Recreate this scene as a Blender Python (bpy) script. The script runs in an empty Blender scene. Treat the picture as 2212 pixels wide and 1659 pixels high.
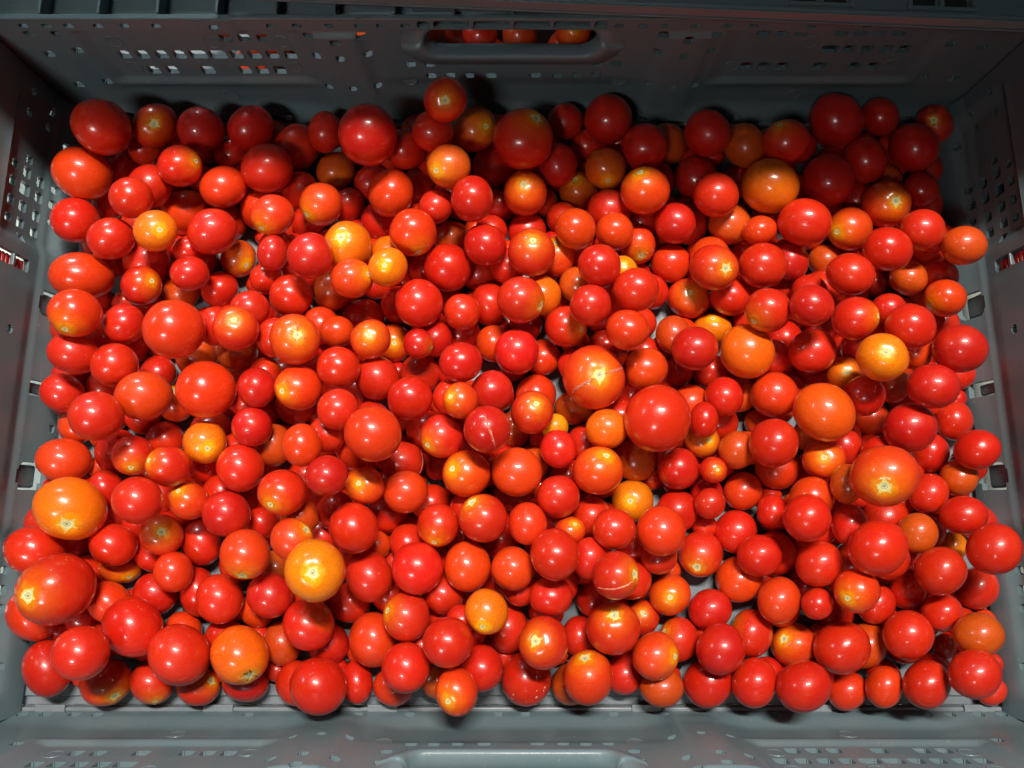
import bpy, bmesh, math, random
import numpy as np
from mathutils import Vector, Matrix
random.seed(7)
sc = bpy.context.scene
COL = sc.collection
R = math.radians

# ------------------------------------------------------------------ camera
CAMZ = 0.4154
cam = bpy.data.cameras.new('camera'); co = bpy.data.objects.new('camera', cam); COL.objects.link(co)
cam.sensor_fit = 'HORIZONTAL'; cam.sensor_width = 36; cam.lens = 36 * 1450 / 2212
cam.clip_start = 0.01; cam.clip_end = 50
co.location = (0, 0, CAMZ); co.rotation_euler = (R(10.55), 0, 0)
sc.camera = co

# ------------------------------------------------------------------ light
w = bpy.data.worlds.new('World'); sc.world = w; w.use_nodes = True
bg = w.node_tree.nodes['Background']; bg.inputs[0].default_value = (0.70, 0.93, 1.0, 1); bg.inputs[1].default_value = 0.026
sc.view_settings.view_transform = 'Standard'; sc.view_settings.look = 'None'
sc.view_settings.exposure = 0.0; sc.view_settings.gamma = 1.0
sc.render.resolution_x = 1024; sc.render.resolution_y = 768
sc.cycles.max_bounces = 6; sc.cycles.diffuse_bounces = 4; sc.cycles.glossy_bounces = 3; sc.cycles.transmission_bounces = 2
sc.cycles.use_denoising = True

def lamp(name, loc, aim, sx, sy, power, col, spread=180):
    l = bpy.data.lights.new(name, 'AREA'); l.shape = 'RECTANGLE'; l.size = sx; l.size_y = sy; l.energy = power; l.color = col; l.spread = R(spread)
    o = bpy.data.objects.new(name, l); COL.objects.link(o); o.location = loc
    o.rotation_euler = (Vector(aim) - Vector(loc)).to_track_quat('-Z', 'Y').to_euler()
    return o
lamp('ceiling_lamp', (0.10, 0.62, 1.55), (0, 0.05, 0), 0.46, 0.08, 43, (1.0, 0.955, 0.87))
lamp('ceiling_lamp', (-0.55, -0.80, 1.40), (-0.30, 0.12, 0), 0.34, 0.16, 0.75, (1.0, 0.97, 0.93), 50)
lamp('ceiling_lamp', (-1.60, 0.70, 1.02), (-0.1, 0.0, 0), 0.36, 0.20, 3.3, (0.95, 1.0, 1.0))
lamp('ceiling_lamp', (-0.80, 2.30, 1.35), (0, 0.05, 0), 0.60, 0.24, 27, (0.75, 0.96, 1.0))

# ------------------------------------------------------------------ materials
def mat(name):
    m = bpy.data.materials.new(name); m.use_nodes = True
    nt = m.node_tree; return m, nt, nt.nodes['Principled BSDF']
def N(nt, t, **k):
    n = nt.nodes.new(t)
    for a, b in k.items(): setattr(n, a, b)
    return n
def noise(nt, scale, detail=3, rough=0.5, vec=None):
    n = N(nt, 'ShaderNodeTexNoise'); n.inputs['Scale'].default_value = scale; n.inputs['Detail'].default_value = detail
    n.inputs['Roughness'].default_value = rough
    if vec: nt.links.new(vec, n.inputs['Vector'])
    return n
def maprange(nt, src, a, b, c, d, smooth=False):
    n = N(nt, 'ShaderNodeMapRange'); n.interpolation_type = 'SMOOTHSTEP' if smooth else 'LINEAR'
    nt.links.new(src, n.inputs[0])
    for i, v in enumerate((a, b, c, d)): n.inputs[i + 1].default_value = v
    return n.outputs[0]
def math_(nt, op, a, b=None):
    n = N(nt, 'ShaderNodeMath'); n.operation = op
    for i, v in enumerate((a, b)):
        if v is None: continue
        if isinstance(v, (int, float)): n.inputs[i].default_value = v
        else: nt.links.new(v, n.inputs[i])
    return n.outputs[0]
def mix(nt, fac, a, b, mode='MIX'):
    n = N(nt, 'ShaderNodeMix'); n.data_type = 'RGBA'; n.blend_type = mode
    if isinstance(fac, (int, float)): n.inputs[0].default_value = fac
    else: nt.links.new(fac, n.inputs[0])
    for i, v in ((6, a), (7, b)):
        if isinstance(v, tuple): n.inputs[i].default_value = (*v, 1)
        else: nt.links.new(v, n.inputs[i])
    return n.outputs[2]
def bump(nt, b, h, strength, dist):
    n = N(nt, 'ShaderNodeBump'); n.inputs['Strength'].default_value = strength; n.inputs['Distance'].default_value = dist
    nt.links.new(h, n.inputs['Height']); nt.links.new(n.outputs[0], b.inputs['Normal'])

def tomato_skin():
    m, nt, b = mat('tomato_skin')
    tint = N(nt, 'ShaderNodeAttribute', attribute_name='tint'); sd = N(nt, 'ShaderNodeAttribute', attribute_name='sd')
    tc = N(nt, 'ShaderNodeTexCoord')
    sep = N(nt, 'ShaderNodeSeparateXYZ'); nt.links.new(sd.outputs['Vector'], sep.inputs[0])
    n1 = noise(nt, 3.0, 3, 0.6, sd.outputs['Vector'])
    z = math_(nt, 'ADD', sep.outputs['Z'], math_(nt, 'MULTIPLY', math_(nt, 'SUBTRACT', n1.outputs['Fac'], 0.5), 0.16))
    halo = math_(nt, 'MULTIPLY', maprange(nt, z, 0.45, 1.0, 0, 1, True), tint.outputs['Alpha'])
    core = math_(nt, 'MULTIPLY', maprange(nt, z, 0.88, 1.0, 0, 1, True), tint.outputs['Alpha'])
    blotch = noise(nt, 1.6, 3, 0.55, sd.outputs['Vector'])
    c = mix(nt, maprange(nt, blotch.outputs['Fac'], 0.42, 0.75, 0, 0.20, True), tint.outputs['Color'], (0.74, 0.060, 0.004))
    c = mix(nt, math_(nt, 'MULTIPLY', halo, 0.8), c, (0.85, 0.22, 0.002))
    c = mix(nt, math_(nt, 'MULTIPLY', core, 0.95), c, (0.88, 0.46, 0.004))
    # fine pores of the skin
    gr = noise(nt, 950, 2, 0.6, tc.outputs['Object'])
    c = mix(nt, maprange(nt, gr.outputs['Fac'], 0.35, 0.65, 0, 0.27), c, (0.38, 0.010, 0.003), 'MIX')
    sp = N(nt, 'ShaderNodeTexVoronoi'); sp.inputs['Scale'].default_value = 420; nt.links.new(tc.outputs['Object'], sp.inputs['Vector'])
    spn = noise(nt, 60, 2, 0.5, tc.outputs['Object'])
    spot = math_(nt, 'MULTIPLY', maprange(nt, sp.outputs['Distance'], 0.10, 0.18, 1, 0), maprange(nt, spn.outputs['Fac'], 0.55, 0.68, 0, 1))
    c = mix(nt, math_(nt, 'MULTIPLY', spot, 0.35), c, (0.9, 0.42, 0.22))
    nt.links.new(c, b.inputs['Base Color'])
    rn = noise(nt, 90, 3, 0.6, tc.outputs['Object'])
    oi = N(nt, 'ShaderNodeObjectInfo')
    nt.links.new(math_(nt, 'ADD', maprange(nt, rn.outputs['Fac'], 0.3, 0.7, 0.26, 0.38), math_(nt, 'MULTIPLY', oi.outputs['Random'], 0.10)), b.inputs['Roughness'])
    b.inputs['Subsurface Weight'].default_value = 0.10
    b.inputs['Subsurface Radius'].default_value = (0.004, 0.0008, 0.0003); b.inputs['Subsurface Scale'].default_value = 1.0
    b.inputs['Specular IOR Level'].default_value = 0.36
    b.inputs['Coat Weight'].default_value = 0.55; b.inputs['Coat Roughness'].default_value = 0.11
    bn = noise(nt, 110, 3, 0.55, tc.outputs['Object'])
    bump(nt, b, math_(nt, 'ADD', bn.outputs['Fac'], math_(nt, 'MULTIPLY', gr.outputs['Fac'], 0.06)), 0.22, 0.0016)
    return m
SKIN = tomato_skin()

def scar_mat():
    m, nt, b = mat('stem_scar_cork')
    sd = N(nt, 'ShaderNodeAttribute', attribute_name='rad'); tc = N(nt, 'ShaderNodeTexCoord')
    n = noise(nt, 900, 4, 0.7, tc.outputs['Object'])
    rr = N(nt, 'ShaderNodeValToRGB'); nt.links.new(math_(nt, 'ADD', sd.outputs['Fac'], math_(nt, 'MULTIPLY', math_(nt, 'SUBTRACT', n.outputs['Fac'], 0.5), 0.5)), rr.inputs[0])
    el = rr.color_ramp.elements
    el[0].position = 0.0; el[0].color = (0.45, 0.42, 0.16, 1); el[1].position = 1.0; el[1].color = (0.74, 0.50, 0.07, 1)
    for p, cc in ((0.12, (0.16, 0.13, 0.05, 1)), (0.26, (0.62, 0.60, 0.32, 1)), (0.46, (0.42, 0.36, 0.15, 1)), (0.60, (0.70, 0.66, 0.36, 1)), (0.82, (0.62, 0.52, 0.18, 1))):
        e = el.new(p); e.color = cc
    nt.links.new(rr.outputs[0], b.inputs['Base Color']); b.inputs['Roughness'].default_value = 0.7
    bump(nt, b, n.outputs['Fac'], 0.6, 0.0004)
    return m
SCAR = scar_mat()
def plain(name, c, rough, spec=0.5, nscale=0, namt=0.0, c2=None, bscale=0, bstr=0.0, bdist=0.0005):
    m, nt, b = mat(name); tc = N(nt, 'ShaderNodeTexCoord')
    if nscale:
        n = noise(nt, nscale, 4, 0.6, tc.outputs['Object'])
        nt.links.new(mix(nt, maprange(nt, n.outputs['Fac'], 0.3, 0.7, 0, namt), c, c2), b.inputs['Base Color'])
        nt.links.new(maprange(nt, n.outputs['Fac'], 0.3, 0.7, rough - 0.05, rough + 0.10), b.inputs['Roughness'])
    else:
        b.inputs['Base Color'].default_value = (*c, 1); b.inputs['Roughness'].default_value = rough
    b.inputs['Specular IOR Level'].default_value = spec
    if bscale:
        n2 = noise(nt, bscale, 2, 0.5, tc.outputs['Object']); bump(nt, b, n2.outputs['Fac'], bstr, bdist)
    return m
SPLIT = plain('split_flesh', (0.42, 0.045, 0.03), 0.4, 0.5, 700, 1.0, (0.74, 0.30, 0.18), 900, 0.8)
BROWN = plain('dry_crack', (0.045, 0.025, 0.01), 0.7, 0.3, 600, 1.0, (0.20, 0.11, 0.03), 900, 0.8)
SCAB = plain('pale_scab', (0.70, 0.26, 0.15), 0.6, 0.3, 500, 1.0, (0.8, 0.40, 0.25), 900, 0.5)
def plastic():
    m, nt, b = mat('scuffed_grey_plastic'); tc = N(nt, 'ShaderNodeTexCoord')
    n = noise(nt, 38, 4, 0.6, tc.outputs['Object'])
    c = mix(nt, maprange(nt, n.outputs['Fac'], 0.3, 0.7, 0, 1), (0.104, 0.158, 0.174), (0.126, 0.166, 0.180))
    rough = maprange(nt, n.outputs['Fac'], 0.3, 0.7, 0.30, 0.46)
    for rot, th in ((0.35, 0.70), (1.9, 0.72)):
        mp = N(nt, 'ShaderNodeMapping'); nt.links.new(tc.outputs['Object'], mp.inputs[0]); mp.inputs['Rotation'].default_value = (0.2, rot, 0.3); mp.inputs['Scale'].default_value = (14, 600, 600)
        s = noise(nt, 1.0, 2, 0.5, mp.outputs[0]); m2 = noise(nt, 25, 2, 0.5, tc.outputs['Object'])
        f = math_(nt, 'MULTIPLY', maprange(nt, s.outputs['Fac'], th, th + 0.04, 0, 1), maprange(nt, m2.outputs['Fac'], 0.5, 0.65, 0, 0.6))
        c = mix(nt, f, c, (0.26, 0.28, 0.28))
    d = noise(nt, 520, 3, 0.6, tc.outputs['Object']); c = mix(nt, maprange(nt, d.outputs['Fac'], 0.66, 0.72, 0, 0.45), c, (0.30, 0.30, 0.28))
    nt.links.new(c, b.inputs['Base Color']); nt.links.new(rough, b.inputs['Roughness'])
    n2 = noise(nt, 1100, 2, 0.5, tc.outputs['Object']); bump(nt, b, n2.outputs['Fac'], 0.16, 0.0004)
    return m
PLASTIC = plastic()
FLOORP = plain('grey_floor_plastic', (0.145, 0.175, 0.195), 0.42, 0.5, 70, 1.0, (0.20, 0.215, 0.235), 1100, 0.12, 0.0004)
REDP = plain('red_plastic', (0.55, 0.02, 0.025), 0.3, 0.5, 200, 0.6, (0.65, 0.05, 0.05))
GROUND = plain('pale_floor', (0.72, 0.80, 0.72), 0.55, 0.4, 8, 1.0, (0.78, 0.84, 0.77))

# ------------------------------------------------------------------ helpers
def link(name, me, parent=None, m=None, smooth=False):
    o = bpy.data.objects.new(name, me); COL.objects.link(o)
    if parent: o.parent = parent
    if m and not me.materials: me.materials.append(m)
    if smooth: me.polygons.foreach_set('use_smooth', [True] * len(me.polygons))
    return o
def tag(o, label, cat, group=None):
    o['label'] = label; o['category'] = cat
    if group: o['group'] = group
def mesh(name, vs, fs):
    me = bpy.data.meshes.new(name); me.from_pydata([tuple(v) for v in vs], [], [tuple(f) for f in fs]); me.update(); return me
def sstep(x, a, b):
    t = min(1, max(0, (x - a) / (b - a))); return t * t * (3 - 2 * t)

# ------------------------------------------------------------------ tomatoes
FILL=[[-307,154,93,93,93,93,0,0,0,"r"],[2417,1802,86,86,86,86,0,0,0,"p"],[194,2250,122,122,122,122,0,0,0,"r"],[-1991,2085,104,104,104,104,0,0,0,"r"],[-784,2270,105,105,105,105,0,0,0,"r"],[1897,1735,108,108,108,108,0,0,0,"o"],[2553,819,88,88,88,88,0,0,0,"p"],[2598,-647,90,90,90,90,0,0,0,"r"],[1823,2051,93,93,93,93,0,0,0,"o"],[242,1271,112,112,112,112,0,0,0,"r"],[-351,2383,106,106,106,106,0,0,0,"r"],[-2208,2126,108,108,108,108,0,0,0,"p"],[-1683,2078,123,123,123,123,0,0,0,"r"],[1687,2372,94,94,94,94,0,0,0,"r"],[-2705,809,108,108,108,108,0,0,0,"p"],[-926,273,124,124,124,124,0,0,0,"r"],[1498,1390,101,101,101,101,0,0,0,"r"],[2231,-766,100,100,100,100,0,0,0,"r"],[1915,1093,97,97,97,97,0,0,0,"p"],[-694,547,89,89,89,89,0,0,0,"o"],[-1399,817,99,99,99,99,0,0,0,"r"],[-996,966,88,88,88,88,0,0,0,"r"],[1618,1835,91,91,91,91,0,0,0,"r"],[-1354,1164,124,124,124,124,0,0,0,"r"],[-2079,-761,96,96,96,96,0,0,0,"r"],[1314,2297,88,88,88,88,0,0,0,"r"],[1889,2335,106,106,106,106,0,0,0,"p"],[-1035,2312,87,87,87,87,0,0,0,"r"],[1237,285,105,105,105,105,0,0,0,"p"],[-2558,104,91,91,91,91,0,0,0,"r"],[-460,-303,109,109,109,109,0,0,0,"r"],[-208,-794,107,107,107,107,0,0,0,"p"],[2571,-8,90,90,90,90,0,0,0,"p"],[2286,2311,108,108,108,108,0,0,0,"r"],[-366,821,94,94,94,94,0,0,0,"r"],[-391,638,107,107,107,107,0,0,0,"o"],[-1164,-497,108,108,108,108,0,0,0,"o"],[-1596,1206,119,119,119,119,0,0,0,"p"],[1935,50,101,101,101,101,0,0,0,"r"],[-1156,941,88,88,88,88,0,0,0,"r"],[-1100,396,100,100,100,100,0,0,0,"r"],[-2315,-727,105,105,105,105,0,0,0,"r"],[-1867,105,88,88,88,88,0,0,0,"o"],[-2273,1238,106,106,106,106,0,0,0,"o"],[-1600,-323,103,103,103,103,0,0,0,"r"],[2187,1723,98,98,98,98,0,0,0,"r"],[-2482,-376,107,107,107,107,0,0,0,"r"],[694,2372,112,112,112,112,0,0,0,"r"],[-2141,1644,86,86,86,86,0,0,0,"r"],[-1390,422,87,87,87,87,0,0,0,"r"],[-619,2434,113,113,113,113,0,0,0,"r"],[-840,729,91,91,91,91,0,0,0,"p"],[2489,2353,98,98,98,98,0,0,0,"r"],[-1123,1138,86,86,86,86,0,0,0,"o"],[2483,-505,88,88,88,88,0,0,0,"r"],[-2746,-79,114,114,114,114,0,0,0,"r"],[2171,357,95,95,95,95,0,0,0,"r"],[2412,-899,90,90,90,90,0,0,0,"p"],[1464,2412,88,88,88,88,0,0,0,"p"],[637,2116,98,98,98,98,0,0,0,"p"],[-1563,1004,89,89,89,89,0,0,0,"r"],[543,164,100,100,100,100,0,0,0,"r"],[416,-330,107,107,107,107,0,0,0,"r"],[394,1024,91,91,91,91,0,0,0,"r"],[158,-232,89,89,89,89,0,0,0,"p"],[-87,683,100,100,100,100,0,0,0,"r"],[1161,95,97,97,97,97,0,0,0,"p"],[1545,-562,107,107,107,107,0,0,0,"r"],[2742,-76,107,107,107,107,0,0,0,"r"],[-585,1806,121,121,121,121,0,0,0,"r"],[2099,2235,106,106,106,106,0,0,0,"r"],[2441,-131,103,103,103,103,0,0,0,"r"],[-2624,1302,99,99,99,99,0,0,0,"r"],[-1908,1156,89,89,89,89,0,0,0,"r"],[-362,2181,94,94,94,94,0,0,0,"r"],[-1392,1650,91,91,91,91,0,0,0,"r"],[-516,1121,112,112,112,112,0,0,0,"p"],[-120,2429,122,122,122,122,0,0,0,"r"],[2731,253,104,104,104,104,0,0,0,"r"],[1932,1352,122,122,122,122,0,0,0,"r"],[2030,441,86,86,86,86,0,0,0,"r"],[1751,1608,94,94,94,94,0,0,0,"r"],[-2198,-85,102,102,102,102,0,0,0,"r"],[-1474,267,85,85,85,85,0,0,0,"r"],[-684,-306,91,91,91,91,0,0,0,"r"],[2431,1218,89,89,89,89,0,0,0,"r"],[-2199,2433,87,87,87,87,0,0,0,"p"],[1797,232,107,107,107,107,0,0,0,"r"],[-1980,242,94,94,94,94,0,0,0,"r"],[2367,-632,94,94,94,94,0,0,0,"r"],[1416,362,103,103,103,103,0,0,0,"o"],[1698,13,87,87,87,87,0,0,0,"o"],[-263,-470,86,86,86,86,0,0,0,"r"],[-1165,1681,87,87,87,87,0,0,0,"p"],[999,438,87,87,87,87,0,0,0,"o"],[2037,1867,100,100,100,100,0,0,0,"p"],[-708,1602,102,102,102,102,0,0,0,"r"],[-2571,2449,111,111,111,111,0,0,0,"p"],[626,1669,98,98,98,98,0,0,0,"r"],[1796,1880,88,88,88,88,0,0,0,"p"],[-1569,2432,94,94,94,94,0,0,0,"o"],[-51,291,95,95,95,95,0,0,0,"r"],[2731,818,104,104,104,104,0,0,0,"r"],[2344,1585,122,122,122,122,0,0,0,"r"],[-1185,2447,105,105,105,105,0,0,0,"r"],[1458,-922,90,90,90,90,0,0,0,"p"],[1437,1856,87,87,87,87,0,0,0,"r"],[1065,1087,91,91,91,91,0,0,0,"o"],[201,1459,94,94,94,94,0,0,0,"r"],[519,-191,86,86,86,86,0,0,0,"r"],[-2328,1986,86,86,86,86,0,0,0,"o"],[-42,1590,96,96,96,96,0,0,0,"o"],[1635,598,88,88,88,88,0,0,0,"o"],[-881,1615,89,89,89,89,0,0,0,"r"],[-956,50,88,88,88,88,0,0,0,"r"],[934,696,85,85,85,85,0,0,0,"r"],[-2738,1091,115,115,115,115,0,0,0,"r"],[1907,-122,88,88,88,88,0,0,0,"p"],[2374,889,124,124,124,124,0,0,0,"o"],[2744,1706,93,93,93,93,0,0,0,"r"],[-2167,235,89,89,89,89,0,0,0,"p"],[984,1913,89,89,89,89,0,0,0,"r"],[1653,2181,101,101,101,101,0,0,0,"r"],[120,-404,93,93,93,93,0,0,0,"r"],[-2022,-98,91,91,91,91,0,0,0,"r"],[829,2256,85,85,85,85,0,0,0,"p"],[2117,-928,89,89,89,89,0,0,0,"p"],[-2437,548,89,89,89,89,0,0,0,"r"],[1738,-918,93,93,93,93,0,0,0,"r"],[1335,1713,67,67,67,67,0,0,0,"r"],[-653,-806,66,66,66,66,0,0,0,"r"],[2101,2437,67,67,67,67,0,0,0,"p"],[1194,1619,74,74,74,74,0,0,0,"r"],[106,322,68,68,68,68,0,0,0,"r"],[665,943,66,66,66,66,0,0,0,"r"],[-1326,-50,68,68,68,68,0,0,0,"r"],[-2724,126,83,83,83,83,0,0,0,"r"],[376,2246,78,78,78,78,0,0,0,"r"],[-369,1429,82,82,82,82,0,0,0,"r"],[1545,-56,83,83,83,83,0,0,0,"r"],[1370,841,66,66,66,66,0,0,0,"r"],[574,585,68,68,68,68,0,0,0,"o"],[-1060,1284,83,83,83,83,0,0,0,"o"],[2526,155,66,66,66,66,0,0,0,"p"],[-728,174,84,84,84,84,0,0,0,"o"],[2464,1452,85,85,85,85,0,0,0,"r"],[-1182,553,65,65,65,65,0,0,0,"r"],[-519,973,69,69,69,69,0,0,0,"r"],[2656,105,76,76,76,76,0,0,0,"r"],[2155,-359,83,83,83,83,0,0,0,"o"],[-1471,1789,79,79,79,79,0,0,0,"o"],[-176,19,86,86,86,86,0,0,0,"r"],[167,135,78,78,78,78,0,0,0,"o"],[-1492,-172,86,86,86,86,0,0,0,"r"],[807,1479,73,73,73,73,0,0,0,"p"],[-1924,2434,65,65,65,65,0,0,0,"r"],[-578,156,69,69,69,69,0,0,0,"o"],[1246,-896,67,67,67,67,0,0,0,"p"],[1352,1592,70,70,70,70,0,0,0,"r"],[-1708,621,72,72,72,72,0,0,0,"r"],[929,-353,66,66,66,66,0,0,0,"o"],[290,2119,75,75,75,75,0,0,0,"p"],[880,1665,69,69,69,69,0,0,0,"r"],[-876,885,65,65,65,65,0,0,0,"r"],[110,2115,71,71,71,71,0,0,0,"r"],[1291,1290,67,67,67,67,0,0,0,"p"],[1535,810,68,68,68,68,0,0,0,"r"],[-622,2255,69,69,69,69,0,0,0,"o"],[-1594,1733,66,66,66,66,0,0,0,"r"],[1802,2192,72,72,72,72,0,0,0,"r"],[-1621,1399,67,67,67,67,0,0,0,"r"],[-559,641,85,85,85,85,0,0,0,"p"],[451,46,66,66,66,66,0,0,0,"p"],[1121,-708,75,75,75,75,0,0,0,"r"],[-1467,-719,70,70,70,70,0,0,0,"r"],[277,2438,84,84,84,84,0,0,0,"p"],[-667,376,72,72,72,72,0,0,0,"r"],[-2557,1172,65,65,65,65,0,0,0,"p"],[1248,1910,75,75,75,75,0,0,0,"r"],[416,1284,82,82,82,82,0,0,0,"o"],[1549,75,69,69,69,69,0,0,0,"r"],[-1895,-34,70,70,70,70,0,0,0,"p"],[446,1701,81,81,81,81,0,0,0,"r"],[-2168,986,80,80,80,80,0,0,0,"r"],[-1926,1934,67,67,67,67,0,0,0,"r"],[-773,296,67,67,67,67,0,0,0,"o"],[947,984,87,87,87,87,0,0,0,"r"],[634,-754,77,77,77,77,0,0,0,"r"],[-2266,2310,65,65,65,65,0,0,0,"r"],[-32,1403,89,89,89,89,0,0,0,"r"],[1357,1463,83,83,83,83,0,0,0,"r"],[570,-51,84,84,84,84,0,0,0,"r"],[734,-449,72,72,72,72,0,0,0,"r"],[2741,-633,65,65,65,65,0,0,0,"o"],[-49,-830,67,67,67,67,0,0,0,"r"],[-2616,-692,65,65,65,65,0,0,0,"r"],[1952,2112,68,68,68,68,0,0,0,"r"],[2081,71,67,67,67,67,0,0,0,"r"],[266,1675,82,82,82,82,0,0,0,"p"],[-2231,1389,77,77,77,77,0,0,0,"r"],[1787,-723,75,75,75,75,0,0,0,"o"],[1198,2392,71,71,71,71,0,0,0,"p"],[1919,-436,74,74,74,74,0,0,0,"r"],[513,1887,68,68,68,68,0,0,0,"r"],[2178,1341,76,76,76,76,0,0,0,"r"],[-236,1780,69,69,69,69,0,0,0,"o"],[-2729,634,84,84,84,84,0,0,0,"r"],[690,1535,79,79,79,79,0,0,0,"p"],[-1051,157,75,75,75,75,0,0,0,"r"],[-1530,2046,71,71,71,71,0,0,0,"o"],[978,1730,69,69,69,69,0,0,0,"o"],[2330,37,75,75,75,75,0,0,0,"r"],[-1314,-490,73,73,73,73,0,0,0,"p"],[-1241,1043,69,69,69,69,0,0,0,"p"],[-596,-103,71,71,71,71,0,0,0,"o"],[918,307,68,68,68,68,0,0,0,"p"],[1074,250,80,80,80,80,0,0,0,"r"],[-1613,-568,74,74,74,74,0,0,0,"p"],[-75,1119,67,67,67,67,0,0,0,"r"],[1170,2262,74,74,74,74,0,0,0,"r"],[2729,669,67,67,67,67,0,0,0,"p"],[-1006,1776,74,74,74,74,0,0,0,"p"],[2594,972,85,85,85,85,0,0,0,"r"],[2159,-612,76,76,76,76,0,0,0,"r"],[1784,1199,86,86,86,86,0,0,0,"o"],[628,413,68,68,68,68,0,0,0,"r"],[-2444,-937,68,68,68,68,0,0,0,"r"],[611,-575,75,75,75,75,0,0,0,"r"],[-1924,-342,73,73,73,73,0,0,0,"r"],[2305,415,68,68,68,68,0,0,0,"p"],[-2224,-525,66,66,66,66,0,0,0,"r"],[-2499,426,66,66,66,66,0,0,0,"o"],[2250,1216,81,81,81,81,0,0,0,"r"],[-1501,717,66,66,66,66,0,0,0,"p"],[2066,1426,68,68,68,68,0,0,0,"o"],[55,1894,68,68,68,68,0,0,0,"p"],[-1351,-905,65,65,65,65,0,0,0,"r"],[6,-58,67,67,67,67,0,0,0,"r"],[1144,-101,76,76,76,76,0,0,0,"r"],[899,-945,69,69,69,69,0,0,0,"r"],[-250,1295,66,66,66,66,0,0,0,"o"],[775,2014,88,88,88,88,0,0,0,"r"],[-285,-930,66,66,66,66,0,0,0,"r"],[265,-812,65,65,65,65,0,0,0,"r"],[2160,1585,69,69,69,69,0,0,0,"p"],[1600,-913,65,65,65,65,0,0,0,"r"],[-2285,135,68,68,68,68,0,0,0,"o"],[1947,1973,65,65,65,65,0,0,0,"r"],[820,2443,67,67,67,67,0,0,0,"p"],[756,454,66,66,66,66,0,0,0,"o"],[2614,2448,68,68,68,68,0,0,0,"r"],[2629,-802,66,66,66,66,0,0,0,"p"],[2560,1803,76,76,76,76,0,0,0,"r"],[2396,214,77,77,77,77,0,0,0,"r"],[-1826,1988,67,67,67,67,0,0,0,"o"],[-1010,-904,70,70,70,70,0,0,0,"p"],[2533,2216,71,71,71,71,0,0,0,"r"],[2746,-870,66,66,66,66,0,0,0,"r"],[-1788,1208,67,67,67,67,0,0,0,"r"],[1469,-398,66,66,66,66,0,0,0,"r"],[-2491,247,67,67,67,67,0,0,0,"o"],[-564,308,66,66,66,66,0,0,0,"r"],[971,158,70,70,70,70,0,0,0,"r"],[-713,839,65,65,65,65,0,0,0,"p"],[-2252,1863,70,70,70,70,0,0,0,"r"],[-2343,809,79,79,79,79,0,0,0,"o"],[40,2228,65,65,65,65,0,0,0,"r"],[512,2191,73,73,73,73,0,0,0,"p"],[478,-860,68,68,68,68,0,0,0,"p"],[-687,1426,68,68,68,68,0,0,0,"r"],[1682,826,70,70,70,70,0,0,0,"o"],[-1634,54,67,67,67,67,0,0,0,"r"],[-227,949,67,67,67,67,0,0,0,"r"],[-883,-814,65,65,65,65,0,0,0,"o"],[-2360,-472,76,76,76,76,0,0,0,"r"],[1123,1942,66,66,66,66,0,0,0,"p"],[845,176,65,65,65,65,0,0,0,"o"],[-759,-197,65,65,65,65,0,0,0,"p"],[2557,624,72,72,72,72,0,0,0,"r"],[-2173,1517,65,65,65,65,0,0,0,"o"],[1181,1465,70,70,70,70,0,0,0,"p"],[1578,1981,75,75,75,75,0,0,0,"r"],[1642,1700,68,68,68,68,0,0,0,"r"],[150,7,65,65,65,65,0,0,0,"r"],[-831,2442,89,89,89,89,0,0,0,"o"],[750,-806,65,65,65,65,0,0,0,"o"],[-1648,-907,67,67,67,67,0,0,0,"r"],[-757,2126,70,70,70,70,0,0,0,"p"],[-247,710,72,72,72,72,0,0,0,"o"]]
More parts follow.
